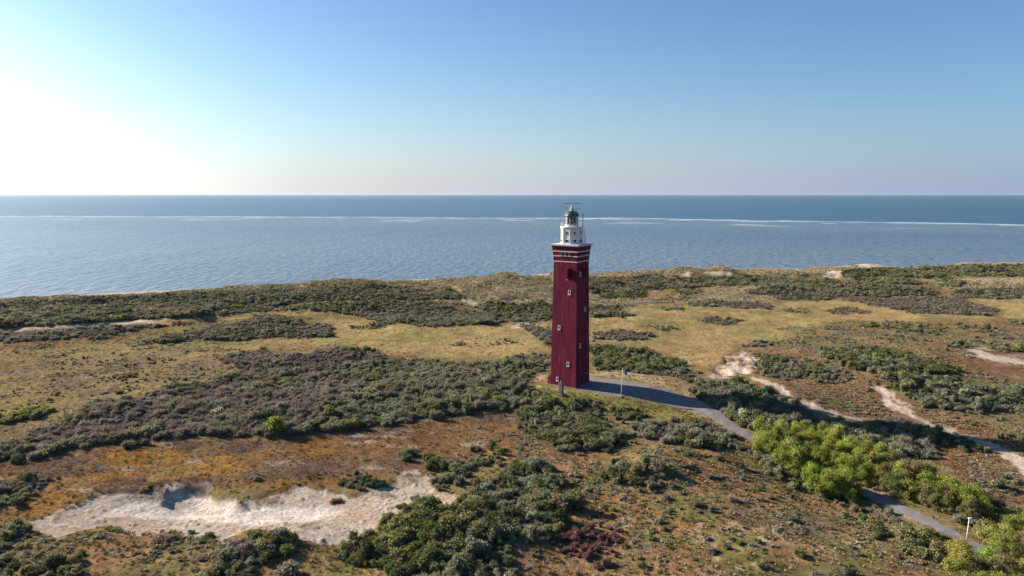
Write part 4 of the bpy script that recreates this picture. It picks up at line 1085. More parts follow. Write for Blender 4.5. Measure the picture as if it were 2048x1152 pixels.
# name, polygon in photograph pixels, mix, density 0..1, plant radius (m), label
TH_ = [
    ('a', poly(-90, 604, 80, 600, 180, 592, 300, 587, 420, 581, 560, 577, 690, 572, 760, 568, 830, 576, 900, 573, 926, 592, 925, 600, 880, 600, 740, 600, 620, 604, 560, 612, 512, 628, 430, 633, 380, 635, 300, 640, 200, 646, 100, 655, -90, 661),
     'coast', 1, 1.9, 'wide belt of grey green buckthorn scrub along the seaward dune left of the lighthouse'),
    ('b', poly(-90, 664, 0, 660, 140, 653, 250, 652, 390, 641, 376, 651, 320, 653, 240, 664, 200, 677, 100, 678, 40, 684, -90, 692), 'purple', 1, 1.6, 'dark grey scrub strip below the pale bank at the far left'),
    ('c', poly(282, 678, 350, 663, 410, 652, 475, 645, 512, 630, 560, 628, 598, 640, 600, 650, 640, 645, 658, 655, 664, 670, 650, 675, 600, 676, 512, 678, 440, 682, 350, 684, 282, 688), 'purple', .93, 1.6, 'dark grey scrub tongue reaching into the left meadow'),
    ('d', poly(706, 658, 735, 648, 778, 642, 782, 650, 750, 657), 'bucks', .9, 1.2, 'small grey scrub island near the upper edge of the left meadow'),
    ('e', poly(620, 604, 740, 600, 880, 600, 930, 604, 900, 620, 960, 622, 992, 632, 1012, 640, 988, 648, 900, 652, 840, 653, 790, 646, 740, 638, 700, 629, 660, 621, 600, 620, 545, 622, 512, 629, 560, 612), 'bucks', .97, 1.8, 'purple grey scrub between the seaward dune and the left meadow'),
    ('f', poly(985, 604, 1040, 610, 1104, 604, 1104, 640, 1060, 645, 1015, 640, 996, 630, 950, 616, 960, 608), 'green', .95, 1.7, 'green scrub just left of the lighthouse below the marram slope'),
    ('g', poly(1035, 652, 1075, 648, 1104, 662, 1104, 690, 1070, 676), 'bucks', .85, 1.5, 'grey scrub patch touching the left edge of the tower above the meadow'),
    ('h', poly(1180, 556, 1290, 552, 1306, 548, 1330, 556, 1428, 556, 1424, 574, 1306, 580, 1180, 588), 'coast', 1, 1.9, 'grey green scrub behind the upper tower on the right'),
    ('i', poly(1424, 553, 1550, 553, 1610, 560, 1680, 560, 1660, 566, 1560, 572, 1424, 570), 'bucks', 1, 1.9, 'scrub below the sandy dune tops right of the lighthouse'),
    ('j', poly(1198, 588, 1300, 580, 1304, 594, 1200, 600), 'deep', 1, 1.7, 'dark narrow scrub ridge right of the tower'),
    ('k', poly(1352, 577, 1404, 582, 1402, 591, 1352, 590), 'deep', 1, 1.7, 'small dark scrub hollow in the tan marram right of the tower'),
    ('l', poly(1368, 606, 1420, 600, 1480, 604, 1540, 608, 1550, 614, 1530, 617, 1440, 614, 1372, 612), 'purple', 1, 1.5, 'long dark grey scrub island at the back of the right meadow'),
    ('m', poly(1541, 568, 1600, 566, 1680, 565, 1750, 568, 1850, 576, 1872, 586, 1858, 592, 1780, 594, 1700, 593, 1640, 600, 1560, 602, 1545, 592, 1500, 590, 1520, 578), 'bucks', 1, 1.9, 'broad dark scrub bank at the back of the right meadow'),
    ('n', poly(1180, 611, 1226, 612, 1250, 622, 1262, 631, 1180, 637), 'green', 1, 1.6, 'rounded green scrub island touching the right edge of the tower'),
    ('o', poly(1312, 617, 1340, 614, 1368, 619, 1360, 621, 1320, 621), 'green', 1, 1.1, 'small dark green oval scrub island at the back of the right meadow'),
    ('p', poly(1396, 641, 1430, 635, 1478, 640, 1482, 647, 1440, 650, 1404, 648), 'purple', 1, 1.1, 'grey oval scrub island in the middle of the right meadow'),
    ('q', poly(1294, 653, 1325, 651, 1350, 657, 1330, 660, 1302, 657), 'bucks', .95, 1.0, 'smallest low scrub island in the right meadow'),
    ('r', poly(1180, 660, 1250, 656, 1304, 665, 1298, 676, 1240, 682, 1180, 680), 'purple', .85, 1.4, 'low grey scrub patch right of the tower at the meadow edge'),
    ('s', poly(1180, 684, 1215, 685, 1260, 694, 1300, 698, 1350, 708, 1370, 722, 1376, 737, 1400, 749, 1420, 762, 1380, 765, 1340, 752, 1300, 746, 1240, 741, 1180, 739), 'green', 1, 1.7, 'dense green thicket right of the tower behind the yard'),
    ('t', poly(1471, 694, 1510, 686, 1560, 679, 1563, 686, 1520, 693, 1480, 698), 'deep', .95, 1.2, 'narrow dark green scrub wedge at the right meadow edge'),
    ('u', poly(1677, 546, 1700, 539, 1770, 536, 1830, 531, 2120, 531, 2120, 550, 1990, 553, 1900, 551, 1830, 556, 1760, 553, 1690, 556), 'deep', 1, 1.9, 'dark green scrub on the highest seaward dune at the right'),
    ('v', poly(1700, 556, 1800, 557, 1852, 566, 1830, 570, 1740, 566), 'deep', 1, 1.8, 'dark scrub strip under the highest dune at the right'),
    ('w', poly(1873, 552, 1905, 556, 1924, 575, 1880, 572), 'deep', 1, 1.7, 'small dark scrub slope right of the highest dune'),
    ('x', poly(1680, 598, 1720, 595, 1790, 599, 1780, 605, 1700, 605), 'purple', 1, 1.4, 'thin purple grey scrub bar on the right meadow'),
    ('y', poly(1729, 608, 1790, 598, 1860, 594, 1927, 595, 1940, 605, 2006, 624, 1995, 631, 1905, 631, 1815, 624), 'purple', 1, 1.5, 'largest grey scrub island in the right meadow'),
    ('z', poly(1887, 587, 1960, 578, 2120, 571, 2120, 596, 1960, 597, 1910, 596), 'purple', 1, 1.7, 'dark scrub bank at the far right behind the meadow'),
    ('aa', poly(1638, 621, 1675, 614, 1715, 616, 1738, 627, 1690, 629, 1650, 627), 'purple', 1, 1.2, 'dark lens shaped scrub island in the right meadow'),
    ('ab', poly(1568, 618, 1595, 614, 1622, 620, 1610, 625, 1570, 624), 'purple', 1, 1.1, 'little grey scrub island left of the lens shaped one'),
    ('ac', poly(1690, 642, 1800, 638, 1880, 646, 1990, 636, 2120, 634, 2120, 720, 1990, 700, 1920, 700, 1870, 706, 1800, 690, 1700, 672, 1630, 664, 1620, 652), 'bucks', .78, 1.3, 'broken heathy scrub on the slope at the far right'),
    ('ad', poly(1500, 708, 1560, 706, 1640, 713, 1652, 736, 1605, 748, 1590, 760, 1540, 757, 1512, 742), 'bucks', .92, 1.5, 'rounded grey scrub mound beside the white sand patch'),
    ('ae', poly(1590, 735, 1650, 728, 1690, 742, 1716, 752, 1712, 764, 1640, 763, 1600, 755), 'bucks', .95, 1.4, 'grey scrub running down from the sand patch mound'),
    ('af', poly(1650, 690, 1780, 688, 1870, 714, 1925, 742, 1900, 754, 1840, 747, 1760, 752, 1690, 738, 1640, 705), 'green', .85, 1.5, 'mixed green and grey scrub on the right hill'),
    ('ag', poly(1783, 751, 1830, 745, 1920, 757, 1960, 770, 2120, 768, 2120, 830, 1960, 822, 1900, 824, 1850, 815, 1828, 797, 1800, 772), 'green', .9, 1.5, 'dark green scrub at the right above the sandy track'),
    ('ah', poly(2000, 858, 2120, 842, 2120, 892, 2020, 884), 'bucks', .9, 1.4, 'grey scrub at the right edge above the track'),
    ('ai', poly(1398, 776, 1420, 766, 1460, 759, 1530, 766, 1580, 781, 1610, 803, 1640, 824, 1690, 838, 1740, 838, 1800, 834, 1832, 852, 1852, 872, 1832, 884, 1838, 905, 1800, 897, 1720, 875, 1640, 850, 1600, 848, 1560, 843, 1530, 850, 1512, 862, 1475, 840, 1440, 818, 1408, 802), 'bucks', 1, 1.7, 'large grey scrub mound in the shadow of the tower beside the road'),
    ('aj', poly(1838, 850, 1880, 852, 1930, 872, 1990, 895, 1975, 905, 1900, 888, 1850, 878), 'deep', .95, 1.4, 'dark scrub row along the sandy track at the right'),
    ('ak', poly(1722, 1011, 1745, 1004, 1790, 1026, 1834, 1051, 1800, 1057, 1750, 1042), 'silver', 1, 1.3, 'grey green shrubs on the near side of the road'),
    ('al', poly(1724, 1046, 1770, 1050, 1778, 1068, 1735, 1066), 'bucks', 1, 1.1, 'low grey shrubs on the brown slope by the road'),
    ('am', poly(1810, 1062, 1850, 1046, 1885, 1066, 1892, 1102, 1840, 1107, 1815, 1087), 'green', 1, 1.4, 'olive shrubs at the road bend next to the lamp post'),
    ('an', poly(1060, 776, 1090, 786, 1116, 795, 1160, 792, 1197, 804, 1200, 830, 1265, 856, 1262, 872, 1255, 886, 1206, 904, 1170, 909, 1133, 901, 1097, 880, 1050, 850, 1040, 815), 'green', .95, 1.5, 'green and silver scrub on the slope in front of the lighthouse'),
    ('ao', poly(1226, 808, 1262, 805, 1292, 816, 1272, 836, 1235, 842), 'green', 1, 1.3, 'rounded scrub clump below the flagpole'),
    ('ap', poly(1262, 838, 1340, 829, 1400, 833, 1448, 857, 1488, 880, 1508, 894, 1480, 898, 1410, 892, 1370, 887, 1320, 882, 1280, 872), 'bucks', 1, 1.5, 'grey scrub bank on the near side of the road below the flagpole'),
    ('aq', poly(-90, 925, 20, 880, 60, 850, 130, 836, 200, 802, 260, 787, 330, 771, 430, 757, 490, 732, 440, 716, 470, 702, 530, 699, 600, 701, 690, 689, 760, 691, 780, 712, 740, 770, 690, 800, 640, 860, 560, 870, 470, 875, 380, 875, 310, 880, 240, 890, 160, 905, 90, 918, 0, 927), 'purple', .985, 1.6, 'great purple grey thicket across the left middle of the dunes'),
    ('ar', poly(780, 712, 850, 713, 900, 716, 960, 721, 1020, 716, 1060, 706, 1104, 700, 1104, 735, 1075, 746, 1055, 760, 1040, 790, 1050, 815, 1000, 815, 950, 825, 890, 828, 850, 838, 800, 850, 700, 858, 640, 861, 690, 800, 740, 770), 'silver', .99, 1.6, 'great silvery green buckthorn thicket left of the lighthouse foot'),
    ('as', poly(-90, 835, 0, 827, 50, 819, 110, 812, 145, 806, 92, 831, 30, 845, -90, 850), 'hedge', .8, 1.2, 'yellow green low hedge at the left edge'),
    ('at', poly(761, 905, 813, 898, 858, 899, 904, 911, 964, 896, 1016, 908, 995, 921, 952, 923, 928, 935, 934, 957, 904, 953, 873, 929, 843, 920, 783, 914), 'bucks', .95, 1.3, 'grey scrub row on the brown flat right of the blowout'),
    ('au', poly(828, 1002, 861, 999, 886, 1014, 928, 1001, 964, 962, 1010, 926, 1040, 908, 1100, 912, 1113, 927, 1121, 942, 1111, 967, 1151, 983, 1159, 1003, 1192, 1013, 1197, 1023, 1146, 1028, 1113, 1033, 1113, 1054, 1093, 1076, 1050, 1087, 1010, 1086, 985, 1111, 1000, 1131, 980, 1151, 900, 1141, 800, 1136, 740, 1121, 690, 1104, 690, 1081, 730, 1066, 750, 1046, 790, 1021), 'green', .98, 1.5, 'big olive and grey thicket in the centre foreground'),
    ('av', poly(800, 1215, 850, 1132, 930, 1106, 990, 1131, 1010, 1215), 'silver', .95, 1.4, 'grey green scrub at the bottom edge below the big thicket'),
    ('aw', poly(400, 1215, 405, 1150, 420, 1106, 460, 1082, 530, 1060, 585, 1070, 592, 1100, 560, 1123, 520, 1142, 500, 1165, 480, 1215), 'deep', .97, 1.3, 'dark green thicket below the white blowout'),
    ('ay', poly(-90, 1110, 0, 1102, 50, 1113, 110, 1126, 112, 1215, -90, 1215), 'green', .85, 1.2, 'green scrub in the bottom left corner'),
    ('az', poly(-90, 1030, 0, 1042, 25, 1076, 18, 1096, -90, 1100), 'deep', .9, 1.2, 'dark scrub at the lower left edge'),
    ('ba', poly(-90, 955, 0, 956, 75, 956, 80, 970, 40, 985, 12, 1012, -90, 1030), 'purple', .95, 1.2, 'grey scrub on the brown slope at the left edge'),
    ('bb', poly(130, 1106, 200, 1096, 240, 1081, 300, 1070, 370, 1066, 370, 1081, 330, 1095, 420, 1101, 400, 1131, 330, 1141, 200, 1141), 'sparse', .55, .9, 'thin brown heath below the blowout at the left'),
    ('bc', poly(1202, 932, 1240, 918, 1278, 915, 1324, 923, 1352, 947, 1356, 967, 1349, 983, 1303, 973, 1265, 962, 1243, 950, 1212, 950), 'bucks', .9, 1.2, 'grey scrub cap on the brown hummock in the centre foreground'),
    ('bd', poly(1260, 977, 1300, 975, 1342, 982, 1335, 1001, 1290, 1013, 1265, 997), 'hedge', .75, .9, 'low green scrub in front of the brown hummock'),
    ('be', poly(1334, 893, 1420, 905, 1440, 918, 1400, 920, 1350, 910), 'deep', .8, .9, 'scattered dark green scrub below the grey bank'),
    ('bf', poly(1354, 920, 1420, 916, 1478, 940, 1510, 955, 1460, 962, 1390, 958), 'deep', .75, .9, 'broken dark green scrub right of the brown hummock'),
    ('bg', poly(1101, 1084, 1139, 1056, 1180, 1062, 1227, 1051, 1262, 1069, 1248, 1094, 1215, 1114, 1192, 1136, 1172, 1117, 1106, 1109), 'red', 1, .95, 'dark red leafless thicket in the bottom centre foreground'),
    ('bh', poly(676, 968, 704, 941, 737, 951, 748, 971, 768, 967, 770, 973, 722, 987), 'bucks', .95, 1.0, 'grey shrubs on the turf spit inside the blowout'),
    ('bi', poly(858, 968, 885, 952, 915, 957, 919, 971, 880, 982), 'silver', .95, 1.0, 'silvery shrubs at the right end of the blowout'),
    ('bj', poly(198, 752, 225, 745, 268, 748, 262, 757, 210, 764), 'purple', .8, 1.0, 'low grey heath patch in the left meadow'),
    ('bk', poly(905, 682, 935, 672, 1043, 673, 1030, 691, 970, 701, 908, 698), 'sparse', .4, .9, 'thin low scrub in the left meadow near the tower'),
    ('bl', poly(-90, 700, 480, 696, 480, 735, 250, 790, 130, 834, -90, 834), 'sparse', .5, .8, 'scattered low heath on the left meadow'),
    ('bm', poly(1100, 1000, 1260, 1015, 1500, 900, 1730, 1020, 1880, 1110, 1980, 1215, 1010, 1215, 1010, 1100, 1100, 1090), 'sparse', .34, .75, 'scattered dwarf shrubs on the brown foreground slope'),
    ('bn', poly(1230, 990, 1290, 1005, 1330, 1030, 1250, 1035, 1195, 1020), 'hedge', .6, .7, 'little bright green dwarf shrubs left of the red thicket'),
    ('bo', poly(1600, 660, 1700, 676, 1800, 700, 1760, 710, 1660, 700, 1560, 690), 'sparse', .5, 1.0, 'thin heath on the near edge of the right meadow'),
    ('bp', poly(1840, 720, 1960, 740, 2120, 760, 2120, 850, 1900, 850, 1860, 820), 'sparse', .5, .9, 'scattered shrubs on the reddish right slope'),
    ('bq', poly(1000, 830, 1130, 905, 1050, 905, 990, 870, 900, 850), 'sparse', .35, .8, 'thin heath between the brown flat and the tower slope'),
    ('bs', poly(1512, 880, 1560, 868, 1640, 880, 1710, 915, 1770, 945, 1840, 975, 1960, 1030, 1890, 1030, 1830, 1005, 1755, 975, 1735, 1000, 1650, 1000, 1600, 972, 1550, 940, 1505, 915), 'deep', .9, 1.2, 'dark green undergrowth beneath the roadside wood'),
    ('bt', poly(1560, 950, 1600, 965, 1660, 1000, 1730, 1015, 1710, 1025, 1630, 1000, 1560, 975), 'sparse', .6, .8, 'low olive fringe on the near side of the wood'),
    ('bu', poly(1850, 965, 1900, 955, 1960, 985, 2020, 1010, 2120, 1035, 2120, 1052, 1990, 1050, 1950, 1046, 1890, 1026), 'deep', 1, 1.6, 'dark green thicket on the far side of the road end'),
    ('bv', poly(1630, 842, 1700, 840, 1800, 846, 1858, 872, 1872, 925, 1800, 918, 1730, 890, 1660, 866), 'bucks', 1, 1.7, 'purple grey scrub with white flowering tops behind the roadside wood'),
    ('bw', strip([1193, 840, 1204, 820, 1212, 801], [6, 6, 4]), 'hedge', 1, .75, 'bright green hedge row running down the slope below the yard'),
    ('br', poly(2060, 990, 1990, 1000, 1960, 960, 2000, 930, 2120, 960, 2120, 1040), 'bucks', .6, 1.1, 'brushy scrub at the right edge above the yellow bushes'),
]

# candidate points, jittered grid on the ground, finer near the camera
def grid_points(x0, x1, y0, y1, d, seed):
    r = np.random.default_rng(seed)
    X, Y = np.meshgrid(np.arange(x0, x1, d), np.arange(y0, y1, d)); X = X + r.uniform(-.48, .48, X.shape) * d; Y = Y + r.uniform(-.48, .48, X.shape) * d
    X = X.ravel(); Y = Y.ravel()
    k = np.abs(X) < Y * .98 + 12
    return X[k], Y[k]


fine = grid_points(-160, 160, 66, 190, 1.15, 1); mids = grid_points(-270, 270, 190, 320, 1.3, 2); fars = grid_points(-520, 520, 320, 560, 1.45, 3)
QX = np.concatenate([fine[0], mids[0], fars[0]]); QY = np.concatenate([fine[1], mids[1], fars[1]]); QZ = H(QX, QY)
QD = np.hypot(QX, QY)
jx = QX + fbm(QX, QY, 9, 4, 301, .65) * 3.0 + rng.normal(0, .7, len(QX)); jy = QY + fbm(QX, QY, 9, 4, 311, .65) * 3.6 + rng.normal(0, .9, len(QX))
qpx, qpy = project(jx, jy, QZ)
tpx, tpy = project(QX, QY, QZ)                 # unwobbled, for keeping roads and sand free
TOPS = [project(jx, jy, QZ + h_) for h_ in np.arange(.6, 2.2, .3)]
qs = crest_s(QX, QY)
road_clear = soft(ROAD_PX, tpx, tpy, 6) > .1
sand_clear = inside(SAND_MAIN, tpx, tpy) & (soft(SAND_MAIN, tpx, tpy, 10) > .6)
for P in SAND_PATHS + [SAND_R]: sand_clear |= (soft(P, tpx, tpy, 3) > .4) | (soft(P, tpx, tpy - 9, 3) > .5)
tower_clear = np.hypot(QX - TOWER[0], QY - TOWER[1]) < 8.5
BAND = strip([-90, 665, 100, 655, 200, 649, 300, 642, 430, 634, 520, 627], 6)
band_clear = inside(BAND, tpx, tpy) | inside(BAND, *project(QX, QY, QZ + .9)) | (soft(SAND_RT, tpx, tpy, 4) > .5)
taken = band_clear | road_clear | tower_clear | (qs > 6)
lowf = fbm(QX, QY, 9, 3, 321); lowf2 = fbm(QX, QY, 26, 3, 331)
u1 = rng.uniform(size=len(QX)); gap = fbm(QX, QY, 6, 3, 341)
THICK = np.zeros(len(QX), bool)


def pick(mixname, r, lf):
    names = [n for n, _ in MIX[mixname]]; w = np.array([v for _, v in MIX[mixname]]); cw = np.cumsum(w / w.sum())
    t = np.clip(.5 + lf * .55 + r.uniform(-.32, .32, len(lf)), 0, .9999)
    # neighbouring plants share a kind: walk the cumulative weights with slow noise
    return np.array(names)[np.searchsorted(cw, t)]


def plant_arrays(ids, colnames, radius, r, zs=(.85, 1.4)):
    n = len(ids)
    far = QD[ids] > 235
    tw = np.isin(colnames, list(TWIGGY))
    var = np.where(far, np.where(tw, 11 + r.integers(0, 3, n), 8 + r.integers(0, 3, n)), np.where(tw, 4 + r.integers(0, 4, n), r.integers(0, 4, n)))
    sz = radius * np.where(r.uniform(size=n) < .8, r.uniform(.55, 1.05, n), r.uniform(1.1, 1.65, n)) * (1 + .3 * lowf[ids]).clip(.6, 1.5)
    size = np.stack([sz * r.uniform(.75, 1.35, n), sz * r.uniform(.75, 1.35, n), sz * r.uniform(*zs, n)], 1)
    turn = np.stack([r.normal(0, .06, n), r.normal(0, .06, n), r.uniform(0, 6.283, n)], 1)
    tint_ = np.array([COL[c] for c in colnames]).reshape(-1, 3) * 1.14 * r.normal(1, .13, (n, 1)).clip(.65, 1.4) * (1 + r.normal(0, .05, (n, 3)))
    return var, size, turn, tint_


for (key, P, mixname, dens, rad, label) in TH_:
    big = dens >= .8
    far_p = P[:, 1].mean() < 668
    kh = (1 if key in ('a', 'b', 'c', 'e') else 0) if far_p else int(np.clip(round((rad * .95 - .6) / .3), 0, len(TOPS) - 1))
    ft = inside(P, qpx, qpy) & ~taken & ~sand_clear
    ins = ft & inside(P, TOPS[kh][0], TOPS[kh][1])
    if key in ('bg', 'bw') or (far_p and kh == 0): ins = ft
    if ins.sum() < .42 * ft.sum(): ins = ft & inside(P, TOPS[0][0], TOPS[0][1] + 1.5)
    if ins.sum() < .3 * ft.sum(): ins = ft
    if key in ('bh', 'bi'): ins = inside(P, tpx, tpy) & ~taken
    # keep a spacing that suits the plant: thin the fine grid for big plants
    base_d = np.where(QY < 190, 1.15, np.where(QY < 320, 1.3, 1.45)); fs = np.where(QY < 190, 1.0, np.where(QY < 320, .82, .66))
    keep_p = np.clip(dens * np.minimum(1.0, (base_d / (rad * fs * .66)) ** 2 + .15), 0, 1) if big else dens * sstep(-.1, .45, gap) * 1.1
    ids = np.flatnonzero(ins & (u1 < keep_p))
    if len(ids) == 0: continue
    THICK[ids] = True
    r = np.random.default_rng(sum(map(ord, key)) * 7 + 3)
    cn = pick(mixname, r, lowf[ids] * .8 + lowf2[ids] * .4)
    var, size, turn, tint_ = plant_arrays(ids, cn, rad * fs[ids] * .84 if big else rad * .75, r)
    if not big:
        c = r.uniform(size=len(ids)) < .65; var[c] = 20 + r.integers(0, 3, c.sum()); size[c] *= .85; size[c, 2] *= .62
    Pw = np.stack([QX[ids], QY[ids], QZ[ids] - .06 * size[:, 2]], 1)
    scatter('scrub_thicket' if big else 'low_heath', Pw, var, size, turn, tint_, label, 'scrub' if big else 'heath')

# low heath cover that blends the thickets into the open ground
HEATH = [(poly(-90, 700, 470, 694, 500, 735, 300, 800, 130, 850, -90, 870), .85, 'low brown and grey heath in patches over the left meadow'),
         (poly(1560, 650, 1700, 642, 1900, 645, 2120, 640, 2120, 1000, 1960, 1000, 1900, 880, 1700, 840, 1520, 765, 1500, 720, 1560, 690), .95, 'low brown heath covering the right hills between the thickets'),
         (poly(-90, 600, 560, 575, 920, 570, 1010, 640, 840, 655, 660, 625, 480, 690, -90, 700), .7, 'low heath on the back of the seaward dune left of the lighthouse'),
         (poly(1180, 560, 2120, 535, 2120, 600, 1900, 600, 1600, 600, 1180, 620), .7, 'low heath on the back of the seaward dune right of the lighthouse'),
         (poly(1020, 850, 1260, 890, 1500, 895, 1740, 1010, 1900, 1110, 1980, 1215, 1000, 1215), .55, 'low heath cover on the brown foreground slope'),
         (poly(-90, 1060, 400, 1060, 700, 1095, 700, 1215, -90, 1215), .8, 'low heath below the white blowout at the bottom left'),
         (poly(900, 830, 1060, 820, 1130, 905, 1030, 912, 900, 870), .6, 'low heath on the flat below the tower slope')]
for hk, (P, dens, label) in enumerate(HEATH):
    hn = fbm(QX, QY, 11, 4, 361 + hk, .6)
    ids = np.flatnonzero(inside(P, qpx, qpy) & ~THICK & ~taken & ~sand_clear & (u1 < dens * sstep(-.25, .45, hn)))
    r = np.random.default_rng(400 + hk); cn = pick('sparse', r, lowf[ids]); var, size, turn, tint_ = plant_arrays(ids, cn, .85, r)
    var[:] = 20 + r.integers(0, 3, len(ids)); size[:, 2] *= .55; tint_ *= 1.15
    scatter('low_heath', np.stack([QX[ids], QY[ids], QZ[ids] - .05], 1), var, size, turn, tint_, label, 'heath')

off = ((tpx < -85) | (tpx > 2115)) & (qs < -4) & (fbm(QX, QY, 34, 3, 351) + .35 * gap > .02) & (u1 < .55) & ~taken
ids = np.flatnonzero(off); r = np.random.default_rng(99); cn = pick('bucks', r, lowf[ids])
var, size, turn, tint_ = plant_arrays(ids, cn, 1.3, r)
scatter('scrub_thicket', np.stack([QX[ids], QY[ids], QZ[ids] - .06], 1), var, size, turn, tint_, 'scrub of the dunes running on past both sides of the view', 'scrub')
THICK[ids] = True

# marram grass on the seaward dunes
ok = ~THICK & ~(sand_clear) & (qs < 10)
mar = (qs > -18) & (u1 < .75)
for P in MARRAM: mar |= inside(P, qpx, qpy) & (u1 < .9)
far_sand = np.zeros(len(QX), bool)
for P in SAND_FAR: far_sand |= soft(P, tpx, tpy, 4) > .5
ids = np.flatnonzero(ok & mar & ~far_sand)
ids = np.concatenate([ids, ids]); r = np.random.default_rng(77); n = len(ids)
size = r.uniform(.7, 1.3, (n, 1)) * np.array((1.0, 1.0, .75)); turn = np.stack([r.normal(0, .1, n), r.normal(0, .1, n), r.uniform(0, 6.28, n)], 1)
tint_ = np.where((r.uniform(size=(n, 1)) < .8), np.array(COL['straw']), np.array(COL['greygreen'])) * r.normal(1, .15, (n, 1)).clip(.6, 1.5)
ox, oy = QX[ids] + r.uniform(-.9, .9, n), QY[ids] + r.uniform(-.9, .9, n)
scatter('marram_grass', np.stack([ox, oy, H(ox, oy) - .05], 1), 17 + r.integers(0, 3, n), size, turn, tint_, 'dry straw coloured marram grass on the seaward dune crest', 'grass')

# rough grass tussocks over the foreground and the slopes
ids = np.flatnonzero(~THICK & ~taken & ~sand_clear & (QY < 300) & (inside(RUST_F, qpx, qpy) | inside(RUST_R, qpx, qpy) | inside(VERGE[0], qpx, qpy) | (inside(RUST_L, qpx, qpy) & (u1 < .2)) | ((u1 < .3) & ~inside(MEADOW_L, qpx, qpy) & ~inside(MEADOW_R, qpx, qpy)) | (u1 < .06)) & (gap > -.55))
r = np.random.default_rng(78); n = len(ids)
size = r.uniform(.35, .95, (n, 1)) * np.array((1.0, 1.0, .8)); turn = np.stack([r.normal(0, .12, n), r.normal(0, .12, n), r.uniform(0, 6.28, n)], 1)
pal = np.array([COL['tan'], (.24, .165, .075), (.17, .15, .055), (.21, .12, .055), (.12, .105, .05)])
pi_ = np.clip(((lowf[ids] * .6 + r.uniform(0, 1, n)) * 5).astype(int), 0, 4)
tint_ = pal[pi_] * r.normal(1, .15, (n, 1)).clip(.6, 1.5)
scatter('rough_grass', np.stack([QX[ids], QY[ids], QZ[ids] - .03], 1), 14 + r.integers(0, 3, n), size, turn, tint_, 'tussocky brown grass over the dune slopes', 'grass')


def turf(P_list, dens, pal, smin, smax, seed, name, label, copies=2):
    m = np.zeros(len(QX), bool)
    for P in P_list: m |= inside(P, qpx, qpy)
    ids = np.flatnonzero(m & ~THICK & ~taken & ~sand_clear & (u1 < dens)); r = np.random.default_rng(seed)
    ids = np.repeat(ids, copies); n = len(ids)
    ox = QX[ids] + r.uniform(-.8, .8, n); oy = QY[ids] + r.uniform(-.8, .8, n)
    size = r.uniform(smin, smax, (n, 1)) * np.array((1.25, 1.25, .6)); turn = np.stack([r.normal(0, .1, n), r.normal(0, .1, n), r.uniform(0, 6.28, n)], 1)
    k = np.clip(((fbm(ox, oy, 6, 3, seed) * .6 + r.uniform(0, 1, n)) * len(pal)).astype(int), 0, len(pal) - 1)
    tint_ = np.array(pal)[k] * r.normal(1, .15, (n, 1)).clip(.6, 1.5)
    scatter(name, np.stack([ox, oy, H(ox, oy) - .03], 1), 14 + r.integers(0, 3, n), size, turn, tint_, label, 'grass')


turf([RUST_L], .85, [(.36, .20, .085), (.40, .25, .09), (.30, .18, .11), (.25, .16, .12), (.34, .26, .16)], .22, .5, 81, 'rust_turf', 'short rust coloured turf on the flat above the white blowout', 3)
turf([MEADOW_L, MEADOW_R, BANK_L], .8, [(.44, .32, .15), (.36, .30, .12), (.40, .28, .16), (.30, .24, .11)], .2, .5, 82, 'meadow_grass', 'short yellow brown grass of the dune meadows', 1)
# clods and thin tufts on the bare sand
ids = np.flatnonzero(inside(SAND_MAIN, tpx, tpy) & ~taken & (soft(SAND_WHITE, tpx, tpy, 8) < .5) & (gap > .1) & (u1 < .4)); r = np.random.default_rng(83); n = len(ids)
size = r.uniform(.12, .42, (n, 1)) * np.array((1.2, 1.2, .7)); turn = np.stack([r.normal(0, .1, n), r.normal(0, .1, n), r.uniform(0, 6.28, n)], 1)
pal = np.array([(.30, .22, .16), (.20, .13, .085), (.26, .21, .12), (.36, .28, .22)])
scatter('sand_tufts', np.stack([QX[ids], QY[ids], QZ[ids] - .03], 1), np.where(r.uniform(size=n) < .5, 14, 20) + r.integers(0, 3, n), size, turn, pal[r.integers(0, 4, n)], 'small clods and thin tufts on the bare sand of the blowout', 'grass')

# ---- shrubs one can point to
def shrub(px, py, rad, col, label, group=None, kind=None, zf=1.0, name='shrub', mesh=None):
    x, y, z = at(px, py)
    tw = col in TWIGGY
    me = mesh or KIND_MESH[(4 if tw else 0) + random.randrange(4)]
    o = link(bpy.data.objects.new(name, me)); o.location = (float(x), float(y), float(z) - .05)
    o.scale = (rad, rad, rad * zf); o.rotation_euler = (0, 0, random.uniform(0, 6.28))
    c = np.array(COL[col]) * random.uniform(.88, 1.12); o['tint'] = [float(v) for v in c]
    return tag(o, label, 'shrub', group)


DOME = shrub_mesh('rounded_shrub', rng, 900, .075, 5, .78, spread=.3)
WIDE = shrub_mesh('spreading_shrub', rng, 800, .08, 10, .6)
shrub(553, 866, 3.9, 'bright', 'rounded bright green bush at the front edge of the left thicket', zf=1.0, mesh=DOME)
shrub(660, 838, 2.6, 'bright', 'bright yellow green bush standing tall in the thicket right of the rounded one', zf=1.4, mesh=DOME)
shrub(455, 855, 2.6, 'lime', 'pale green bush in the front of the purple thicket', zf=.9, mesh=WIDE)
shrub(437, 830, 1.9, 'bloom', 'white flowering green bush in the purple thicket', zf=1.2)
shrub(960, 745, 1.9, 'mid', 'deep green bush in the silvery thicket near the tower', zf=1.2)
shrub(1001, 806, 2.6, 'bright', 'fresh green bush at the edge of the silvery thicket below the tower', zf=.9)
shrub(790, 778, 2.6, 'olive', 'yellowish bush amid the silvery thicket', zf=1.0)
shrub(1486, 842, 2.4, 'bloom', 'pale flowering bush on the far side of the road', zf=1.35, mesh=DOME)
shrub(1450, 826, 1.3, 'bloom', 'small whitish flowering bush left of the pale one beside the road', zf=1.0)
shrub(1594, 838, 2.0, 'mid', 'green bush at the right foot of the shaded mound', zf=1.0)
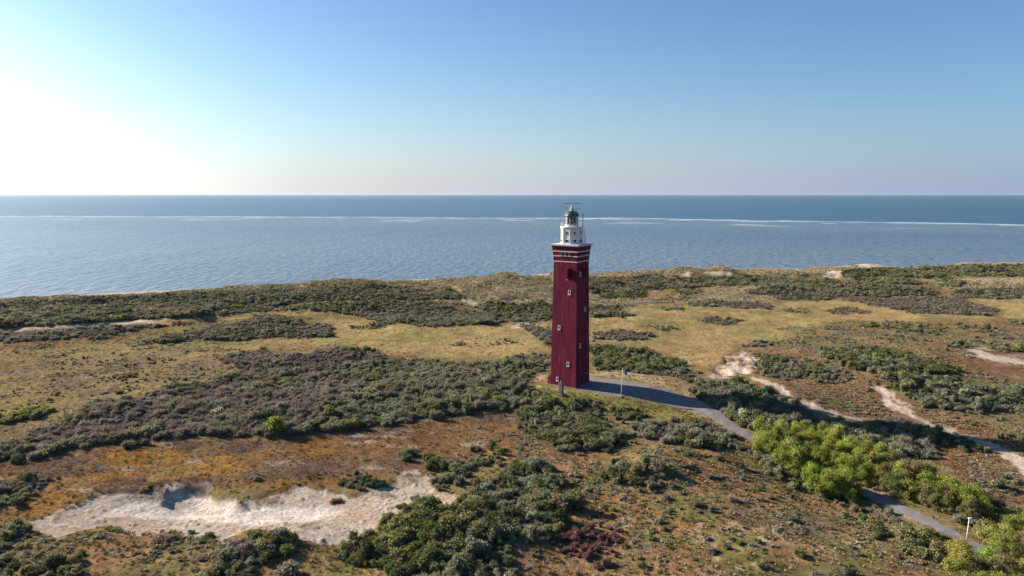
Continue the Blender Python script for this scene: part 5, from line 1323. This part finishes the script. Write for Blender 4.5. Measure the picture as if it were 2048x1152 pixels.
shrub(1395, 890, 1.6, 'bloom', 'white flowering bush in the grey bank below the road', zf=1.0)
shrub(1136, 900, 1.4, 'bloom', 'white speckled bush in the scrub below the memorial pillar', zf=.9)
shrub(1212, 890, 1.9, 'mid', 'deep green bush at the foot of the tower slope', zf=1.1)
shrub(1245, 636, 1.5, 'dark', 'dark green tuft in front of the island beside the tower', zf=.8)
shrub(1457, 640, 2.3, 'mid', 'dark green bush rising from the grey island in the right meadow', zf=.8, mesh=DOME)
shrub(590, 664, 1.6, 'mid', 'small green bush in the scrub tongue of the left meadow', zf=1.0)
shrub(237, 640, 4.0, 'bright', 'large light green bush in the coastal scrub at the left', zf=.8, mesh=WIDE)
shrub(392, 622, 4.2, 'mid', 'green bush group in the coastal scrub above the pale bank', zf=.7, mesh=WIDE)
shrub(470, 616, 3.2, 'bright', 'bright green bush in the coastal scrub right of the green group', zf=.8, mesh=WIDE)
shrub(547, 603, 3.0, 'mid', 'mid green bush high on the seaward dune left of centre', zf=.8, mesh=WIDE)
shrub(130, 678, 1.8, 'bright', 'light green bush below the dark strip at the far left', zf=.7)
shrub(238, 788, 1.5, 'greygreen', 'single round grey bush in the left meadow', zf=.9)
shrub(290, 980, 1.9, 'olive', 'olive bush on the upper lip of the white blowout', zf=.6, mesh=WIDE)
shrub(512, 958, 1.5, 'greygreen', 'lone grey green bush on the orange flat above the blowout', zf=.7, mesh=WIDE)
shrub(672, 1004, 1.5, 'olive', 'olive bush on the bare sand inside the blowout', zf=.7, mesh=WIDE)
shrub(416, 1078, 1.9, 'dark', 'dark bush at the lower sand edge of the blowout', zf=.75, mesh=WIDE)
shrub(382, 1067, .8, 'greygreen', 'tiny grey bush left of the dark one at the lower sand edge', zf=.8)
shrub(330, 1082, 2.6, 'brown', 'brownish spreading bush below the blowout sand', zf=.55, mesh=WIDE)
shrub(575, 1152, 3.0, 'grey', 'round grey bush at the bottom edge below the dark thicket', zf=.75, mesh=DOME)
shrub(908, 940, 1.6, 'bright', 'bright green bush where the grey scrub row meets the red hollow', zf=.9)
shrub(1085, 974, 1.4, 'lime', 'pale green bush at the right side of the big foreground thicket', zf=1.0)
shrub(945, 1010, 1.4, 'bright', 'light green bush inside the big foreground thicket', zf=.9)
shrub(1640, 715, 1.2, 'yellow', 'yellow green gorse bush on top of the grey mound', zf=.7)
shrub(1745, 715, 1.7, 'mid', 'fresh green bush on the right hill', zf=.8)
shrub(1805, 722, 1.5, 'bright', 'light green bush right of the fresh green one on the hill', zf=.8)
shrub(2040, 700, 2.6, 'bright', 'bright green bush at the right edge beside the bare sand', zf=1.0, mesh=DOME)
shrub(1918, 650, 1.9, 'mid', 'dark green bush at the near edge of the meadow far right', zf=.8)
shrub(1880, 595, 2.6, 'bright', 'light green bush on top of the largest meadow island', zf=.7, mesh=WIDE)
for i, (px, py, rd, c, lb) in enumerate([
        (1745, 880, 1.7, 'bloom', 'white flowering bush in the scrub just behind the wood'), (1805, 872, 1.6, 'bloom', 'white flowering bush right of the other one behind the wood'), (1725, 856, 1.6, 'mid', 'green bush at the back of the scrub behind the wood'), (1590, 842, 1.5, 'mid', 'dark green bush under the shaded mound behind the wood'),
        
        (1600, 1112, 1.3, 'mid', 'round green bush with pale flowers in the lower right foreground'), (1688, 1150, 2.0, 'dark', 'dark green bush at the bottom edge right of the flowering one'),
        (1454, 1098, .85, 'dark', 'taller of the dark green bushlets on the foreground slope'), (1480, 1088, .8, 'mid', 'fresh green bushlet right of the taller dark one'), (1516, 1085, .8, 'mid', 'round green bushlet casting a long shadow on the foreground slope'),
        (1420, 1106, 1.2, 'grey', 'grey leafless bush on the foreground slope'), (1415, 1080, .9, 'grey', 'small silvery grass bush on the foreground slope'), (1573, 1040, 1.6, 'grey', 'grey spreading bush on the bare brown slope below the wood'),
        (1690, 1048, 1.0, 'grey', 'low grey bush near the road on the bare slope'), (1524, 1136, 1.2, 'olive', 'olive bush at the bottom right of centre'), (1330, 1000, 1.3, 'brown', 'brown twiggy bush right of the green strip'),
        (1390, 1012, 1.5, 'brown', 'wide brown bush on the rusty slope'), (1470, 1005, 1.4, 'grey', 'grey bush on the slope below the dark green patches'), (1520, 1000, 1.2, 'grey', 'second grey bush on the slope towards the wood'),
        (1480, 935, 1.5, 'dark', 'dark green bush left of the wood on the slope'), (1440, 920, 1.3, 'dark', 'dark bush above the green patches near the road'), (1300, 1080, .9, 'mid', 'green bushlet right of the red thicket'),
        (1285, 1135, 1.0, 'dark', 'dark bushlet at the bottom edge right of the red thicket'), (1330, 1060, 1.1, 'brown', 'brown bush right of the red thicket'), (1225, 1020, .8, 'bright', 'bright green bushlet above the red thicket')]):
    shrub(px, py, rd, c, lb, zf=.85)
# the many small ones on the foreground slope
r = np.random.default_rng(5); placed = []
cand = np.flatnonzero(~THICK & ~taken & inside(poly(1120, 1020, 1300, 1010, 1520, 910, 1720, 1020, 1860, 1120, 1900, 1150, 1020, 1150, 1100, 1120), tpx, tpy))
r.shuffle(cand)
for i in cand:
    if all((QX[i] - a) ** 2 + (QY[i] - b) ** 2 > 2.6 ** 2 for a, b in placed):
        placed.append((QX[i], QY[i]))
        c = ['olive', 'mid', 'dark', 'greygreen'][r.integers(4)]
        o = link(bpy.data.objects.new('dwarf_shrub', KIND_MESH[20 + r.integers(3)])); o.location = (QX[i], QY[i], QZ[i] - .04)
        s_ = r.uniform(.35, .8); o.scale = (s_, s_, s_ * .9); o.rotation_euler = (0, 0, r.uniform(0, 6.28)); o['tint'] = [float(v) for v in np.array(COL[c]) * r.uniform(.85, 1.15)]
        w_ = {'olive': 'olive', 'mid': 'fresh green', 'dark': 'dark green', 'greygreen': 'grey green'}[c]; d_ = 'lower part of the' if tpy[i] > 1060 else 'upper part of the'
        tag(o, 'small %s dwarf shrub scattered on the %s brown foreground slope' % (w_, d_), 'shrub', '%s dwarf shrubs on the %s brown slope' % (w_, d_))
    if len(placed) >= 110: break


# ---- trees of the small wood along the road: trunk with limbs, and a crown
def tree_meshes(r, n, hgt, rad, size):
    lobes = []
    for i in range(15):
        a = r.uniform(0, 6.283); d = rad * math.sqrt(r.uniform(0, 1)) * .7; lobes.append((np.array((d * math.cos(a), d * math.sin(a), hgt * r.uniform(.25, .85) * (1 - .25 * d / rad))), rad * r.uniform(.2, .42)))
    lobes.append((np.array((0, 0, hgt * .8)), rad * .45))
    w = np.array([l[1] ** 2 for l in lobes]); li = r.choice(len(lobes), n, p=w / w.sum()); Cc = np.array([l[0] for l in lobes])[li]; Rr = np.array([l[1] for l in lobes])[li]
    D = r.normal(size=(n, 3)); D[:, 2] += .25; D /= np.linalg.norm(D, axis=1)[:, None]
    P = Cc + D * (Rr * (r.uniform(.25, 1.1, n) + r.uniform(0, .5, n) * (r.uniform(size=n) < .22)))[:, None]; P[:, 2] = np.maximum(P[:, 2], .15)
    N = D + r.normal(size=(n, 3)) * .9
    half = size * r.uniform(.6, 1.35, n)
    V, F, lf = cards(P, N, half, half * .45, r, np.clip(r.normal(1, .32, n), .4, 1.9), 1.4)
    CV, CF = core(lobes, r, .42)
    o_ = len(V)
    crown = tri_quads('crown', np.concatenate([V, CV]), F, CF + o_, np.concatenate([lf, np.ones(len(CV))]), (M_TREE, M_WOOD))
    tb = MB(); tb.bar((0, 0, -.3), (.1, .05, hgt * .45), .16, 8, .10).bar((.1, .05, hgt * .45), (.0, .1, hgt * .8), .10, 6, .04)
    for (c, rr) in lobes[:7]: tb.bar((.05, .03, hgt * r.uniform(.15, .4)), tuple(c), .07, 5, .025)
    tm = bpy.data.meshes.new('trunk'); tm.from_pydata(tb.v, [], tb.f); tm.materials.append(M_WOOD)
    return crown, tm


TREES = [tree_meshes(rng, 3600, 4.6, 2.2, .125) for _ in range(6)]
LOWTREES = [tree_meshes(rng, 3200, 3.0, 2.2, .105) for _ in range(4)]
WOOD = poly(1512, 868, 1560, 862, 1640, 872, 1710, 905, 1770, 935, 1840, 962, 1880, 985, 1960, 1020, 1985, 1038, 1940, 1045, 1890, 1030, 1830, 1010, 1755, 985, 1725, 1012, 1650, 1000, 1600, 965, 1550, 935, 1512, 912)
BUSHES = poly(1895, 1100, 1935, 1085, 1975, 1068, 2100, 1062, 2100, 1215, 1960, 1215, 1890, 1140)


def plant_trees(P, d, meshes, pick_col, label_for, group_for, seed, smin=.8, smax=1.2):
    r = np.random.default_rng(seed); ids = np.flatnonzero(inside(P, tpx, tpy) & ~road_clear); r.shuffle(ids); pl = []
    for i in ids:
        if all((QX[i] - a) ** 2 + (QY[i] - b) ** 2 > d * d for a, b in pl):
            pl.append((QX[i], QY[i])); c = pick_col(tpx[i], r); crown, tm = meshes[r.integers(len(meshes))]
            root = empty('broadleaf_tree', (float(QX[i]), float(QY[i]), float(QZ[i]) - .05), r.uniform(0, 6.28)); s = r.uniform(smin, smax); root.scale = (s, s, s * r.uniform(.9, 1.12))
            co = link(bpy.data.objects.new('crown', crown), root); co['tint'] = [float(v) for v in np.array(COL[c]) * r.uniform(.85, 1.15) * (1 + r.normal(0, .05, 3))]
            link(bpy.data.objects.new('trunk', tm), root)
            k_ = np.interp(tpx[i], ROAD_UP[:, 0], (ROAD_UP[:, 1] + np.interp(ROAD_UP[:, 0], ROAD_LO[:, 0], ROAD_LO[:, 1])) / 2)
            if meshes is TREES:
                w_ = ('on the near side of the road' if tpy[i] > k_ else 'on the far side of the road') + (' at the lighthouse end' if tpx[i] < 1610 else ' at the lamp post end' if tpx[i] > 1800 else ' halfway along')
            else:
                w_ = 'close to the lamp post' if tpx[i] < 1965 else 'at the right edge' if tpx[i] > 2030 else 'below and right of the lamp post'
            tag(root, label_for(c) + ' ' + w_, 'tree', group_for(c) + ' ' + w_)
    return len(pl)


n1_ = plant_trees(WOOD, 1.85, TREES, lambda p, r: r.choice(['bright', 'lime', 'yellow', 'mid'], p=[.62, .14, .14, .10]) if p < 1720 else r.choice(['bright', 'yellow', 'olive', 'brown', 'mid'], p=[.25, .35, .28, .04, .08]),
                  lambda c: {'bright': 'bright green young tree', 'lime': 'pale fresh green tree', 'yellow': 'yellowish half leafed tree',
                             'mid': 'deep green tree', 'olive': 'olive tree', 'brown': 'brownish bare tree'}[c],
                  lambda c: {'bright': 'bright green trees', 'lime': 'pale green trees', 'yellow': 'yellowish trees', 'mid': 'deep green trees', 'olive': 'olive trees', 'brown': 'brownish trees'}[c], 11, .62, 1.2)
n2_ = plant_trees(BUSHES, 2.2, LOWTREES, lambda p, r: r.choice(['yellow', 'bright', 'olive', 'mid'], p=[.4, .3, .2, .1]),
                  lambda c: {'yellow': 'yellow green bushy tree', 'bright': 'bright green bushy tree', 'olive': 'olive bushy tree', 'mid': 'deep green bushy tree'}[c],
                  lambda c: {'yellow': 'yellow green bushy trees', 'bright': 'bright green bushy trees', 'olive': 'olive bushy trees', 'mid': 'deep green bushy trees'}[c], 12, .75, 1.1)
print('instances', N_INST, 'trees', n1_, n2_, 'dwarf', len(placed), 'objects', len(scene.objects))
